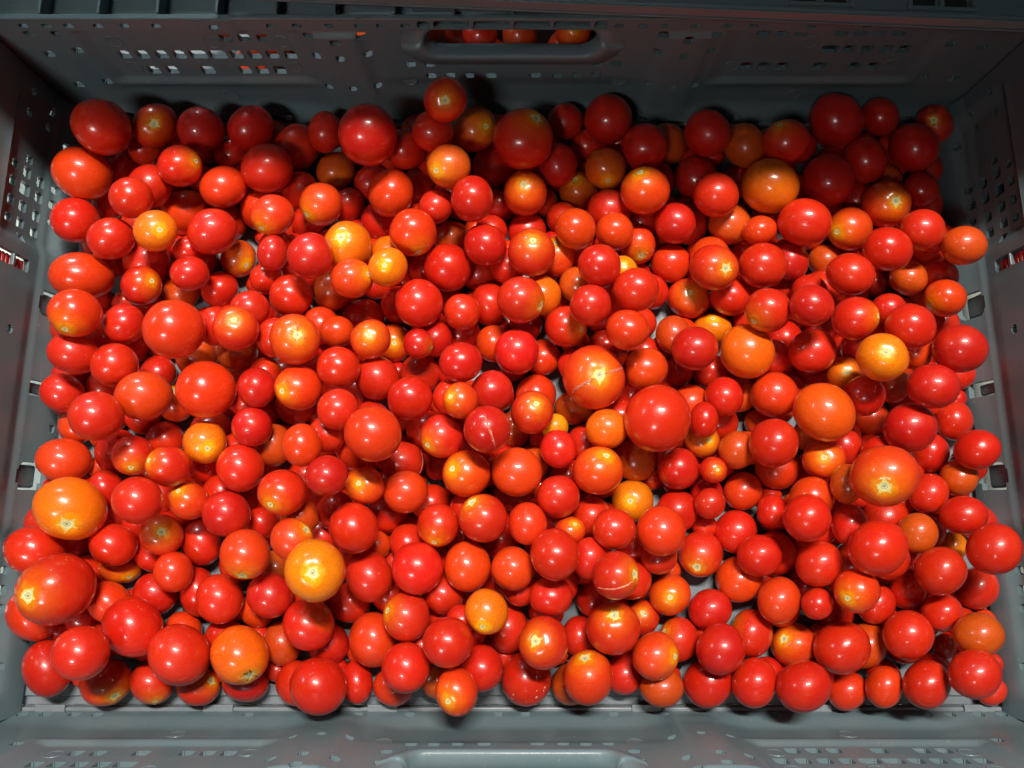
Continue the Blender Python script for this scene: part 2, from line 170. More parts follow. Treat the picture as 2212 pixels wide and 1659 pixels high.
I=[[-2422,-417,445,186,183,185,-2,0,2,"r",-18,-10,98,"S","huge red plum-shaped tomato with a yellow end, lower left"],
[-2404,5,433,175,169,174,-7,-2,5,"O",39,-53,75,"S","huge orange tomato by the left wall with a tan scar"],
[796,486,506,180,184,182,1,0,0,"r","largest round red tomato, unscarred and right of centre"],
[1861,165,769,154,156,155,5,0,3,"o",-45,-40,80,"S","huge orange tomato with a yellow patch below its scar, right side"],
[468,739,395,178,183,180,0,0,0,"o",6,-11,99,"X","big orange tomato with a long split running through its stem scar"],
[-962,-294,763,149,149,149,-5,0,2,"Y",20,-1,98,"S","big golden tomato with a pale star scar facing up"],
[-1781,-767,354,156,159,154,-12,2,5,"r","big plain red tomato in the front row, left of the black-cracked one"],
[67,2162,494,182,174,176,0,0,-2,"r",41,33,85,"S","heart-shaped dark red tomato close to the back wall"],
[-1796,939,697,154,156,154,2,1,-1,"o","large orange-red tomato with a pinprick dimple low on its face"],
[1704,519,521,159,161,159,-4,-1,-1,"O","large smooth orange tomato without any scar, right of centre"],
[-824,2103,640,166,169,166,5,3,0,"p","large dark crimson tomato against the back wall"],
[-2434,2229,516,161,162,161,0,1,0,"r","big dark oval tomato in the back left corner"],
[-1472,-775,316,152,151,149,-10,1,4,"O",57,-64,52,"B","orange tomato with a black crack round its scar near the front"],
[-1680,644,521,155,157,156,0,0,0,"o","big orange-red tomato without scar, left of centre"],
[-2053,-627,339,153,156,151,-12,2,6,"r","big plain red tomato stacked high in the lower left"],
[1850,-191,661,138,140,138,7,-1,4,"r","large red tomato hiding a twin just below it, lower right"],
[-1042,-937,305,150,146,147,-8,1,2,"r","big smooth red tomato sticking out furthest over the front wall"],
[-2615,2008,368,161,161,162,-1,0,0,"o","big orange oval tomato touching the holes of the left wall"],
[-701,375,774,141,143,142,-1,0,0,"o","large clear orange-red tomato below the middle of the heap"],
[1545,1901,416,165,161,161,-4,-1,-2,"y","orange tomato whose upper half lies in the shadow edge"],
[1798,-742,293,145,140,140,10,0,5,"r","big red tomato overlapping an orange one, lower right front"],
[2518,-205,547,127,130,127,8,-1,5,"r","large red tomato touching the right wall near the front"],
[1361,898,362,152,159,155,-1,-1,1,"O","big orange tomato with a small dimple and no stem scar"],
[548,-632,340,142,141,141,4,-1,1,"r",-7,60,80,"S","big red tomato with a pale star scar near the front"],
[-512,-313,406,141,140,141,-3,0,0,"P","big crimson tomato without scar, in the middle of the front half"],
[2316,-811,586,118,118,115,9,-1,6,"r","large red tomato in the front right corner over a small one"],
[166,-681,481,134,131,132,1,0,0,"r",-38,23,90,"S","red tomato with a scar left of its middle, near the front"],
[2313,815,776,124,126,124,-1,-1,-1,"p","deep red tomato at the middle of the right wall"],
[-1174,901,630,135,138,136,1,1,0,"o",39,-4,92,"C","orange-red tomato with a ragged, cracked star scar"],
[1902,767,790,122,123,122,-1,0,0,"y",-34,0,94,"R","golden tomato with a broad white ring round its scar, right side"],
[80,-938,142,142,141,141,1,0,0,"r","red tomato with pale scabs on its skin by the front wall"],
[531,-333,596,120,120,120,2,0,0,"r",73,10,67,"S","red tomato with a curved open split like a smile"],
[2291,1836,310,138,143,137,-5,-3,-1,"o",-7,-28,96,"S","orange tomato with a pale star scar cut by the shadow edge"],
[-130,409,665,123,126,125,0,0,0,"p","red tomato with a long pink slit down its side"],
[1178,1386,423,138,135,136,-3,-1,-1,"r",25,-35,90,"S","red tomato with fine dark whiskers round its stem scar"],
[-1486,956,655,121,121,120,2,0,-1,"r",26,16,95,"R","red tomato with a yellow crown and a glossy arc, left of centre"],
[-2211,2334,355,133,139,129,9,5,-2,"r",40,-38,83,"S","dark red tomato with a black-rimmed star scar near the back"],
[-281,-914,503,111,114,112,-2,1,0,"o",-34,-20,92,"s","front-row tomato with a yellow-ringed scar low on its left"],
[-132,-524,506,111,115,113,-1,0,0,"y",-15,-55,82,"s","golden tomato with a dark scar at its lower edge"],
[-371,2239,771,120,119,119,2,1,0,"r",9,-57,81,"S","tomato with a brown star scar perched highest on the back wall"],
[-1706,364,427,116,119,118,-2,0,1,"y",50,-36,79,"s","golden tomato with a tan scar low on its face, left side"],
[-2052,1574,515,119,119,116,5,1,-3,"y",61,-26,75,"s","small golden tomato with a scar, third in from the left wall"],
[-965,1512,435,144,146,144,3,1,0,"y",-3,1,100,"S","golden tomato with a spiky pale star scar, partly covered"],
[904,-482,155,117,113,115,4,0,1,"o",-21,-1,98,"s","small orange tomato with a glossy arc above its round scar"],
[-782,923,546,108,110,109,1,0,0,"o",12,-2,99,"R","orange-red tomato with a white ring of gloss round its scar"],
[-696,1334,568,109,109,109,2,1,0,"y",0,-24,97,"s","golden-orange tomato with a scar near its middle and glossy arc"],
[712,48,123,126,120,123,2,0,0,"y",-27,-2,96,"R","golden tomato with gloss beside the bare grey crate floor"],
[2747,2463,172,111,121,108,-8,-6,-1,"p",-54,-26,80,"S","nearly black tomato with a wide brown scar in the far corner"],
[-2172,-713,578,130,133,129,-6,2,3,"r","large red tomato, first below and left of the big red tomato in the lower left"],
[2058,2424,273,162,166,156,-10,-6,-2,"p","large crimson tomato, first up and right of the half-shaded orange tomato"],
[1527,-916,403,135,130,130,10,-1,4,"r","large red tomato, first below and left of the big red tomato in the lower right"],
[-2056,622,455,144,139,143,0,-1,0,"o","large orange-red tomato, first directly left of the big orange-red tomato"],
[-2195,482,638,129,131,130,-1,0,1,"r","large red tomato, second directly above the huge orange tomato by the left wall"],
[-2538,1350,375,162,141,155,-1,-7,-3,"o","large orange-red tomato, first below and left of the golden tomato near the left wall"],
[1967,2008,284,154,160,152,-8,-4,-2,"p","large crimson tomato, first directly right of the half-shaded orange tomato"],
[409,-889,323,134,138,136,3,-1,0,"o",-19,86,47,"S","large orange-red tomato, first below and left of the big red tomato with star scar"],
[-2397,1055,605,131,133,132,-1,0,1,"o",2,-84,54,"s","large orange-red tomato with visible scar, second directly left of the large orange-red tomato with pinprick"],
[-1112,-620,305,140,136,137,-6,0,2,"r",77,59,24,"s","large red tomato with visible scar, first directly below the big golden tomato"],
[-1501,2054,348,154,151,149,5,2,-2,"r","large red tomato, third directly left of the large dark crimson tomato"],
[2282,-324,456,126,125,125,8,0,5,"r","medium red tomato, first directly left of the large red tomato on the right wall"],
[2132,428,574,128,134,130,2,-1,2,"p","large crimson tomato, first directly below the golden tomato with the white ring"],
[2139,-667,342,126,129,125,8,-2,4,"r","large red tomato, first directly right of the big red tomato in the lower right"],
[1699,1637,492,146,138,139,-6,0,-4,"r","large red tomato, first below and right of the half-shaded orange tomato"],
[223,-230,563,130,132,131,1,0,0,"r","large red tomato, first directly left of the tomato with the curved open split"],
[-1422,-236,470,129,131,129,-6,1,2,"o",8,-86,50,"S","large orange-red tomato with visible scar, first directly left of the big golden tomato"],
[-840,-100,513,131,133,132,-3,0,1,"r","large red tomato, first up and right of the big golden tomato"],
[804,-117,451,134,134,134,3,0,1,"o","large orange-red tomato, first below and right of the golden tomato beside the bare floor"],
[-325,-664,565,126,123,125,-2,0,0,"r","medium red tomato, first below and left of the golden tomato scarred at its bottom"],
[1132,-746,310,130,132,130,7,-1,2,"p","large crimson tomato, first below and right of the tomato with the glossy arc"],
[2505,2214,309,142,149,139,-8,-5,-1,"p","large crimson tomato, first below and left of the dark tomato with the brown scar"],
[-555,-816,427,127,126,126,-4,1,1,"r","large red tomato, first up and left of the front tomato with the yellow scar"],
[-1626,-491,265,129,135,130,-8,2,3,"r","large red tomato, first directly above the orange tomato with the black crack"],
[-1917,43,664,118,122,119,-5,1,3,"r","medium red tomato, first directly right of the huge orange tomato by the left wall"],
[474,208,428,140,133,136,1,1,0,"o",24,58,78,"s","large orange-red tomato, first up and left of the golden tomato beside the bare floor"],
[27,203,392,139,138,138,0,0,0,"o","large orange-red tomato, first below and right of the tomato with the pink slit"],
[1428,355,494,129,133,131,2,-1,1,"r","large red tomato, first below and left of the large smooth orange tomato"],
[-157,-49,451,133,132,133,-1,0,0,"r",-45,68,58,"S","large red tomato with visible scar, first directly below the tomato with the pink slit"],
[-2622,280,207,141,128,138,-3,-4,1,"o","large orange-red tomato, first directly above the huge orange tomato by the left wall"],
[2184,-907,389,117,122,114,11,-3,5,"r","medium red tomato, first directly left of the red tomato in the front right corner"],
[2174,623,742,118,117,118,0,0,0,"p","medium crimson tomato, first below and right of the golden tomato with the white ring"],
[792,1864,433,144,142,142,-3,-1,-1,"o",-33,40,85,"s","large orange-red tomato, second up and left of the tomato with the whiskered scar"],
[-1775,1616,407,141,137,136,6,1,-3,"r","large red tomato, first directly right of the golden tomato near the left wall"],
[600,2395,330,149,148,147,-3,-2,-1,"p","large crimson tomato, first directly right of the heart-shaped dark tomato"],
[-243,-308,357,128,135,131,-1,0,0,"o","large orange-red tomato, first up and left of the golden tomato scarred at its bottom"],
[-783,-364,332,128,133,130,-4,1,1,"r","large red tomato, first directly left of the big crimson tomato"],
[-540,1175,408,140,140,140,1,0,0,"r","large red tomato, first below and right of the golden tomato with the centred scar"],
[-1187,86,637,122,120,122,-3,0,1,"r",-23,-56,79,"s","medium red tomato with visible scar, second up and left of the big golden tomato"],
[-570,-570,361,127,127,127,-3,0,0,"r",-72,32,62,"s","large red tomato with visible scar, first directly below the big crimson tomato"],
[1546,-45,567,120,120,120,4,0,2,"r","medium red tomato, second below and left of the huge orange tomato with yellow base"],
[-1485,222,459,126,128,127,-3,0,1,"r","large red tomato, first below and right of the golden tomato left of the middle"],
[770,-774,344,125,122,123,5,-1,1,"o",71,7,70,"s","medium orange-red tomato, first below and right of the big red tomato with star scar"],
[114,1464,454,135,142,139,0,0,1,"r",3,15,99,"s","large red tomato with visible scar, third directly below the heart-shaped dark tomato"],
[-2644,-226,325,145,139,142,-8,-2,6,"r","large red tomato, first up and left of the huge red plum tomato"],
[-780,-719,187,135,146,140,-5,2,0,"o","large orange-red tomato, first up and right of the big red tomato at the front"],
[-389,1426,314,145,144,144,1,0,0,"r","large red tomato, first directly right of the golden tomato with the centred scar"],
[49,1166,496,137,134,135,0,0,0,"r",87,-37,33,"S","large red tomato with visible scar, second up and left of the big split orange tomato"],
[1471,1405,405,136,136,135,-4,-1,-1,"r","large red tomato, first directly right of the tomato with the whiskered scar"],
[1322,-931,257,120,127,121,8,-3,2,"r","medium red tomato, third directly left of the big red tomato in the lower right"],
[-251,194,413,134,129,132,-1,0,0,"o",-53,15,83,"s","large orange-red tomato, first below and left of the tomato with the pink slit"],
[1666,-294,396,124,121,122,6,0,3,"r","medium red tomato, first directly left of the large tomato hiding another"],
[-577,1586,466,135,139,137,2,1,1,"o",30,-94,14,"s","large orange-red tomato, first up and right of the golden tomato with the centred scar"],
[1205,2277,367,139,142,138,-6,-3,-1,"p","large crimson tomato, second up and left of the half-shaded orange tomato"],
[-2619,-882,137,132,151,132,-14,7,6,"r","large red tomato, second directly below the huge red plum tomato"],
[-1555,-25,428,126,125,125,-4,0,2,"p","medium crimson tomato, second directly below the golden tomato left of the middle"],
[-739,1898,334,141,144,142,3,2,0,"o","large orange-red tomato, first directly below the large dark crimson tomato"],
[2070,934,776,117,122,118,-2,-2,0,"r","medium red tomato, first up and right of the golden tomato with the white ring"],
[2097,1426,608,125,123,121,-5,-1,-3,"r","medium red tomato, first directly below the half-shaded tomato with star scar"],
[1532,654,290,135,135,135,0,0,0,"o","large orange-red tomato, first below and right of the big orange tomato with the dimple"],
[-1920,2301,371,136,137,133,5,3,-2,"p","large crimson tomato, first directly right of the tomato with the black-rimmed star"],
[-1171,653,533,125,126,126,0,0,0,"o",-43,-30,85,"s","medium orange-red tomato with visible scar, first directly below the tomato with the ragged star scar"],
[1727,891,394,131,125,128,-1,1,-1,"r","large red tomato, first directly above the large smooth orange tomato"],
[-2641,1716,344,132,137,132,3,2,-1,"r","large red tomato, first directly below the big orange oval tomato"],
[2424,-641,486,114,110,112,5,1,3,"b","medium brownish orange tomato, first directly above the red tomato in the front right corner"],
[-1124,1388,606,127,125,125,3,1,-1,"p","medium crimson tomato, first directly left of the golden tomato with the spiky scar"],
[1473,-496,291,118,124,120,7,-2,2,"o","medium orange-red tomato, second up and left of the big red tomato in the lower right"],
[1214,1836,433,131,134,131,-4,-3,0,"r","large red tomato, first directly left of the half-shaded orange tomato"],
[1423,1087,556,126,124,125,-2,0,-1,"r",-76,-61,22,"s","medium red tomato, first up and right of the big orange tomato with the dimple"],
[824,2213,319,145,139,139,-4,-1,-2,"p","large crimson tomato, third directly right of the heart-shaped dark tomato"],
[-2284,-959,128,132,124,129,-3,-2,2,"o",70,-50,52,"S","large orange-red tomato, first directly left of the second big red tomato from the corner"],
[1776,-412,561,112,111,111,5,0,2,"o",-75,-26,61,"s","medium orange-red tomato with visible scar, first below and left of the large tomato hiding another"],
[1041,899,434,130,127,128,-1,0,-1,"p","large crimson tomato, first directly left of the big orange tomato with the dimple"],
[-2243,-198,272,122,117,120,-6,-1,4,"r","medium red tomato, first below and right of the huge orange tomato by the left wall"],
[27,900,341,133,134,133,0,0,0,"P","large bright crimson tomato, second directly left of the big split orange tomato"],
[-1341,-469,282,124,122,122,-6,0,2,"p","medium crimson tomato, first below and left of the big golden tomato"],
[1862,1016,637,118,116,118,0,1,0,"r",68,-8,73,"s","medium red tomato, first up and left of the golden tomato with the white ring"],
[1901,1296,560,125,117,120,-4,1,-3,"r","medium red tomato, second below and left of the half-shaded tomato with star scar"],
[82,1909,308,139,136,137,0,0,-1,"o",-10,-5,99,"s","large orange-red tomato with visible scar, first directly below the heart-shaped dark tomato"],
[1644,2169,457,133,129,129,-3,0,-2,"r",-52,44,74,"s","large red tomato with visible scar, first directly above the half-shaded orange tomato"],
[-1637,2344,313,140,138,134,7,3,-3,"p","large crimson tomato, second directly right of the tomato with the black-rimmed star"],
[1101,-961,133,135,133,132,7,-1,2,"r","large red tomato, third below and right of the tomato with the glossy arc"],
[-2337,1551,461,122,125,120,5,2,-2,"r","medium red tomato, first directly left of the golden tomato near the left wall"],
[-1760,1929,351,135,129,128,6,1,-4,"o","large orange-red tomato, second up and right of the golden tomato near the left wall"],
[1097,-258,131,124,133,128,4,-1,1,"r",-39,-52,76,"S","large red tomato, first up and right of the tomato with the glossy arc"],
[-2478,867,453,131,121,129,-2,-3,0,"r","large red tomato, third directly left of the large orange-red tomato with pinprick"],
[684,1192,600,124,123,123,-1,0,0,"r","medium red tomato, third directly left of the tomato with the whiskered scar"],
[-567,602,477,126,121,123,0,0,0,"r","medium red tomato, first up and right of the large speckless orange-red tomato"],
[-2244,800,449,122,121,121,1,0,-1,"r","medium red tomato, first below and left of the large orange-red tomato with pinprick"],
[-227,1742,574,123,126,125,1,1,1,"p","medium crimson tomato, second below and left of the heart-shaped dark tomato"],
[1373,-253,312,119,116,117,5,0,2,"r","medium red tomato, third up and right of the tomato with the glossy arc"],
[-1972,2001,471,123,123,120,5,2,-2,"r",93,6,35,"s","medium red tomato, first below and right of the tomato with the black-rimmed star"],
[-228,2321,345,136,136,136,1,1,0,"b",52,-35,78,"s","large brownish orange tomato, first below and right of the topmost tomato on the back wall"],
[2611,327,380,113,111,113,3,1,2,"r","medium red tomato, first directly above the large red tomato on the right wall"],
[-2187,1758,559,118,117,116,3,1,-2,"r","medium red tomato, first up and left of the golden tomato near the left wall"],
[-592,93,370,122,119,121,-1,0,0,"o","medium orange-red tomato, first directly above the big crimson tomato"],
[1598,1066,711,112,111,111,-2,-1,-1,"p","medium crimson tomato, second up and right of the big orange tomato with the dimple"],
[-1835,224,550,110,111,110,-3,0,2,"r",-57,21,80,"s","medium red tomato, first below and left of the golden tomato left of the middle"],
[2211,2146,278,126,142,129,-7,-7,2,"p","large crimson tomato, first up and left of the half-shaded tomato with star scar"],
[-366,1946,571,127,124,124,2,1,-1,"b",-49,-56,67,"s","medium brownish orange tomato, second directly below the topmost tomato on the back wall"],
[-1167,1832,318,130,129,128,3,1,-1,"o",-52,-73,45,"s","large orange-red tomato, first up and left of the golden tomato with the spiky scar"],
[-1308,1244,339,128,125,126,2,0,-1,"r","large red tomato, first directly above the tomato with the ragged star scar"],
[2522,1445,611,110,111,109,-2,-1,-1,"b","medium brownish orange tomato, second below and right of the half-shaded tomato with star scar"],
[4,-315,396,117,116,117,0,0,0,"o","medium orange-red tomato, first up and right of the golden tomato scarred at its bottom"],
[2073,1689,277,129,131,128,-3,-1,-1,"o",-85,-33,41,"s","large orange-red tomato, first below and left of the half-shaded tomato with star scar"],
[-392,397,428,120,121,120,0,0,0,"r",-58,-47,67,"s","medium red tomato with visible scar, first directly left of the tomato with the pink slit"],
[778,801,328,129,128,129,0,0,0,"o","large orange-red tomato, first directly above the largest round red tomato"],
[2483,-33,392,113,105,111,2,2,2,"r","medium red tomato, first up and left of the large red tomato on the right wall"],
[114,535,409,120,124,122,0,0,0,"r",17,26,95,"s","medium red tomato with visible scar, first directly right of the tomato with the pink slit"],
[254,68,396,118,120,119,1,0,0,"r","medium red tomato, second directly left of the golden tomato beside the bare floor"],
[487,1329,608,119,118,118,-1,0,0,"r","medium red tomato, second directly above the big split orange tomato"],
[-946,759,569,116,114,115,0,0,0,"r","medium red tomato, first below and left of the tomato with white-ringed scar"],
[1606,-760,120,122,119,119,8,0,3,"o",-70,42,57,"S","medium orange-red tomato, first directly left of the big red tomato in the lower right"],
[-1401,1691,473,122,120,119,4,1,-2,"o",-31,-86,41,"s","medium orange-red tomato, second up and left of the golden tomato with the spiky scar"],
[-1967,-142,293,117,113,115,-5,-1,3,"o",43,17,89,"S","medium orange-red tomato, second directly right of the huge orange tomato by the left wall"],
[-406,-87,380,113,120,116,-1,0,0,"r",-13,-77,63,"s","medium red tomato with visible scar, first up and right of the big crimson tomato"],
[2302,1538,609,115,119,114,-4,-2,-1,"r","medium red tomato, first below and right of the half-shaded tomato with star scar"],
[-157,1524,427,125,123,124,0,0,0,"p","medium crimson tomato, second directly right of the golden tomato with the centred scar"],
[629,962,606,118,113,115,-1,0,-1,"o","medium orange-red tomato, first up and right of the big split orange tomato"],
[543,-104,498,114,109,111,2,0,0,"r","medium red tomato, first below and left of the golden tomato beside the bare floor"],
[969,231,216,121,122,121,2,0,0,"p","medium crimson tomato, first below and right of the largest round red tomato"],
[-929,166,756,105,103,104,-2,0,0,"p","small crimson tomato, first below and left of the large speckless orange-red tomato"],
[580,2075,310,129,124,126,-2,-1,-1,"b",3,-90,43,"s","large brownish orange tomato with visible scar, second directly right of the heart-shaped dark tomato"],
[-766,731,416,125,126,125,0,0,0,"r","medium red tomato, first directly below the tomato with white-ringed scar"],
[-2241,1052,400,111,119,113,2,2,0,"r","medium red tomato, first directly left of the large orange-red tomato with pinprick"],
[1458,2238,292,129,135,129,-6,-4,0,"b","large brownish orange tomato, first up and left of the half-shaded orange tomato"],
[-281,789,561,118,111,114,0,0,-1,"p","medium crimson tomato, second directly above the tomato with the pink slit"],
[1311,-399,130,129,131,129,6,-1,2,"o","large orange-red tomato, second directly right of the tomato with the glossy arc"],
[432,1104,594,115,113,114,-1,0,0,"r","medium red tomato, first directly above the big split orange tomato"],
[996,1716,302,125,123,123,-3,-1,-1,"p","medium crimson tomato, first up and left of the tomato with the whiskered scar"],
[373,1613,453,118,120,119,-1,-1,0,"o","medium orange-red tomato, third below and right of the heart-shaped dark tomato"],
[-2197,1300,350,113,117,113,3,2,-1,"r",84,7,54,"s","medium red tomato, first up and left of the large orange-red tomato with pinprick"],
[-1067,319,745,99,108,103,-2,1,1,"o","small orange-red tomato, first directly left of the large speckless orange-red tomato"],
[1130,-562,153,119,114,116,5,0,2,"p","medium crimson tomato, first directly right of the tomato with the glossy arc"],
[210,-461,391,116,106,111,1,0,1,"p","medium crimson tomato, first directly above the tomato with scar on a red side"],
[1365,-697,125,120,131,124,7,-3,1,"r",-88,45,-14,"s","medium red tomato, second below and right of the tomato with the glossy arc"],
[2494,1194,444,108,110,107,-3,-1,-2,"o",-91,-40,-6,"s","medium orange-red tomato, first directly above the red tomato by the middle of the right wall"],
[-908,1283,523,119,113,115,2,0,-2,"o",88,8,47,"s","medium orange-red tomato with visible scar, first directly below the golden tomato with the spiky scar"],
[-1426,443,491,107,109,108,-1,0,1,"p","medium crimson tomato, first directly right of the golden tomato left of the middle"],
[1758,274,355,118,110,115,2,2,1,"o",-40,5,92,"R","medium orange-red tomato with visible scar, first directly below the large smooth orange tomato"],
[1102,1291,129,129,128,128,-2,0,-1,"o",-12,2,99,"R","large orange-red tomato, first below and left of the tomato with the whiskered scar"],
[-1815,-191,122,114,132,120,-6,4,2,"r","medium red tomato, third directly below the golden tomato left of the middle"],
[-1887,-344,282,105,109,105,-6,1,3,"o","medium orange-red tomato, second up and right of the big red tomato in the lower left"],
[2694,-450,115,112,121,112,9,-3,5,"r","medium red tomato, first below and left of the large red tomato on the right wall"],
[-161,-839,333,111,120,115,-1,0,-1,"r","medium red tomato, first up and right of the front tomato with the yellow scar"],
[534,445,373,119,113,116,0,1,0,"y","medium golden orange tomato, first directly left of the largest round red tomato"],
[-2162,302,315,111,113,112,-3,0,2,"r",30,-69,66,"s","medium red tomato, first up and right of the huge orange tomato by the left wall"],
[-2648,673,256,115,114,116,-4,-1,2,"r","medium red tomato, third directly above the huge orange tomato by the left wall"],
[-1395,2308,146,146,149,144,6,4,-1,"r","large red tomato, second directly left of the large dark crimson tomato"],
[2034,-956,243,96,108,97,10,-4,3,"o","small orange-red tomato, first below and right of the big red tomato in the lower right"],
[84,-76,446,107,114,111,0,0,0,"o","medium orange-red tomato, third up and right of the golden tomato scarred at its bottom"],
[1312,-130,123,124,122,123,4,0,1,"r","medium red tomato, second up and right of the tomato with the glossy arc"],
[-899,506,719,105,107,106,-1,0,0,"r","medium red tomato, first up and left of the large speckless orange-red tomato"],
[318,1058,326,125,123,124,0,0,0,"r",68,-34,65,"s","medium red tomato with visible scar, first up and left of the big split orange tomato"],
[-1400,656,526,102,110,105,0,1,1,"p","medium crimson tomato, first directly right of the big orange-red tomato"],
[-799,127,460,107,104,106,-2,0,0,"o",-15,7,99,"R","medium orange-red tomato with visible scar, first directly below the large speckless orange-red tomato"],
[1372,105,113,114,112,113,3,0,1,"o","medium orange-red tomato, third below and right of the largest round red tomato"],
[1947,618,490,107,114,110,1,-1,1,"r","medium red tomato, second below and left of the golden tomato with the white ring"],
[2361,2470,237,113,123,112,-8,-7,0,"p","medium crimson tomato, first directly left of the dark tomato with the brown scar"],
[286,2102,301,120,129,126,-1,-1,2,"p","medium crimson tomato, first below and right of the heart-shaped dark tomato"],
[-113,652,414,121,119,120,0,0,0,"p","medium crimson tomato, first directly above the tomato with the pink slit"],
[-1770,45,428,104,104,104,-4,0,2,"o",-14,48,87,"s","small orange-red tomato with visible scar, first directly below the golden tomato left of the middle"],
[2251,-130,335,105,111,106,5,-2,3,"b","medium brownish orange tomato, first directly right of the large tomato hiding another"],
[1894,-1010,105,107,106,104,9,-1,4,"o","medium orange-red tomato, first directly below the big red tomato in the lower right"],
[-2036,-968,113,116,112,111,-10,1,5,"r",41,-76,51,"s","medium red tomato, first below and left of the second big red tomato from the corner"],
[1003,1524,122,122,122,121,-2,-1,0,"o","medium orange-red tomato, first directly left of the tomato with the whiskered scar"],
[2401,88,234,104,116,107,5,-3,3,"r","medium red tomato, first directly right of the huge orange tomato with yellow base"],
[1222,634,337,110,114,112,0,0,0,"r","medium red tomato, first below and left of the big orange tomato with the dimple"],
[2674,528,113,107,122,111,2,-4,3,"r","medium red tomato, first directly below the red tomato by the middle of the right wall"],
[-2083,1858,146,145,149,143,7,3,-2,"o","large orange-red tomato, first up and right of the golden tomato near the left wall"],
[820,-961,227,118,104,110,4,1,3,"b","medium brownish orange tomato, second below and right of the big red tomato with star scar"],
[-463,2165,571,120,117,118,2,1,-1,"r","medium red tomato, first directly below the topmost tomato on the back wall"],
[737,289,126,125,127,126,1,0,0,"b","large brownish orange tomato, first directly above the golden tomato beside the bare floor"],
[2352,-558,310,101,98,99,7,0,5,"r","small red tomato, first up and left of the red tomato in the front right corner"],
[261,330,396,102,109,105,0,0,0,"P","medium bright crimson tomato, second directly right of the tomato with the pink slit"],
[-1143,2157,122,126,120,120,4,1,-2,"b",32,-89,33,"s","medium brownish orange tomato, first below and left of the large dark crimson tomato"],
[615,1633,367,113,113,113,-2,-1,0,"o","medium orange-red tomato, fourth directly left of the tomato with the whiskered scar"],
[-1123,-153,635,107,108,107,-4,0,1,"o",80,52,31,"S","medium orange-red tomato with visible scar, first up and left of the big golden tomato"],
[-1907,1370,368,107,104,104,3,0,-2,"p","small crimson tomato, first below and right of the golden tomato near the left wall"],
[-1179,2340,279,109,123,116,4,5,3,"r","medium red tomato, first directly left of the large dark crimson tomato"],
[-2721,-591,162,136,147,135,-12,4,7,"o","large orange-red tomato, first below and left of the huge red plum tomato"],
[-296,1148,321,110,110,110,0,0,0,"r","medium red tomato, second below and right of the golden tomato with the centred scar"],
[-112,2180,141,142,140,141,0,0,-1,"p","large crimson tomato, first below and left of the heart-shaped dark tomato"],
[1187,2097,139,138,142,139,-5,-3,0,"p","large crimson tomato, second directly left of the half-shaded orange tomato"],
[-645,275,223,136,117,127,-1,-2,0,"r","large red tomato, first below and right of the large speckless orange-red tomato"],
[1351,1734,244,130,130,128,-4,-2,-1,"b","large brownish orange tomato, first directly above the tomato with the whiskered scar"],
[-1836,1357,113,113,114,112,3,1,-1,"r","medium red tomato, first directly above the tomato with the glowing yellow crown"],
[2348,1345,360,104,103,101,-3,-1,-2,"b","small brownish orange tomato, first directly above the golden tomato with the white ring"],
[1284,333,313,102,110,105,2,-1,1,"b","medium brownish orange tomato, third directly right of the largest round red tomato"],
[339,2431,246,113,113,113,-1,-1,0,"p","medium crimson tomato, first up and right of the heart-shaped dark tomato"],
[-1773,-983,110,118,103,110,-6,-2,4,"r",82,41,41,"S","medium red tomato, first below and right of the second big red tomato from the corner"],
[-274,569,619,94,99,97,0,0,0,"o",-53,8,85,"s","small orange-red tomato, first up and left of the tomato with the pink slit"],
[-24,-673,124,118,131,125,0,0,-1,"r","medium red tomato, first below and right of the golden tomato scarred at its bottom"],
[-1734,1560,114,111,118,113,3,3,0,"b",68,-56,47,"s","medium brownish orange tomato, second directly above the tomato with the glowing yellow crown"],
[952,-731,116,112,121,116,5,-2,0,"r",-83,45,34,"s","medium red tomato with visible scar, first directly below the tomato with the glossy arc"],
[1330,1268,236,119,115,117,-2,0,-1,"r","medium red tomato, first below and right of the tomato with the whiskered scar"],
[-879,-965,102,90,116,102,-5,4,-2,"r","small red tomato, first directly right of the big red tomato at the front"],
[-2251,1502,222,137,148,139,5,4,0,"r","large red tomato, first directly below the golden tomato near the left wall"],
[2587,178,232,99,106,101,4,-2,3,"b","small brownish orange tomato, second directly right of the huge orange tomato with yellow base"],
[639,-916,110,109,113,110,4,-1,0,"r","medium red tomato, first directly below the big red tomato with star scar"],
[2541,1949,276,102,110,101,-6,-4,-1,"p","small crimson tomato, first up and right of the half-shaded tomato with star scar"],
[-935,-531,115,121,110,115,-4,-1,2,"r","medium red tomato, first below and right of the big golden tomato"],
[-644,2137,428,120,120,119,3,2,0,"r","medium red tomato, first directly right of the large dark crimson tomato"],
[1581,234,124,126,122,124,3,1,1,"o","medium orange-red tomato, second below and left of the large smooth orange tomato"],
[-2061,-481,119,121,118,118,-7,0,4,"r","medium red tomato, first up and right of the big red tomato in the lower left"],
[-1312,-753,113,109,120,112,-7,3,1,"b","medium brownish orange tomato, first directly right of the orange tomato with the black crack"],
[-386,-466,250,117,109,113,-2,0,1,"r","medium red tomato, first below and right of the big crimson tomato"],
[2258,-461,169,96,100,96,7,-1,3,"r","small red tomato, first below and right of the large tomato hiding another"],
[1819,-83,460,92,109,97,5,-3,2,"r","small red tomato, first up and left of the large tomato hiding another"],
[607,1829,235,138,132,134,-2,-1,-2,"r","large red tomato, third up and left of the tomato with the whiskered scar"],
[2512,333,111,105,119,109,3,-3,3,"r","medium red tomato, first up and right of the huge orange tomato with yellow base"],
[430,2023,123,127,120,122,-2,0,-2,"b",-25,15,96,"s","medium brownish orange tomato with visible scar, second below and right of the heart-shaped dark tomato"],
[-564,814,123,125,122,123,0,0,0,"r","medium red tomato, first below and right of the tomato with white-ringed scar"],
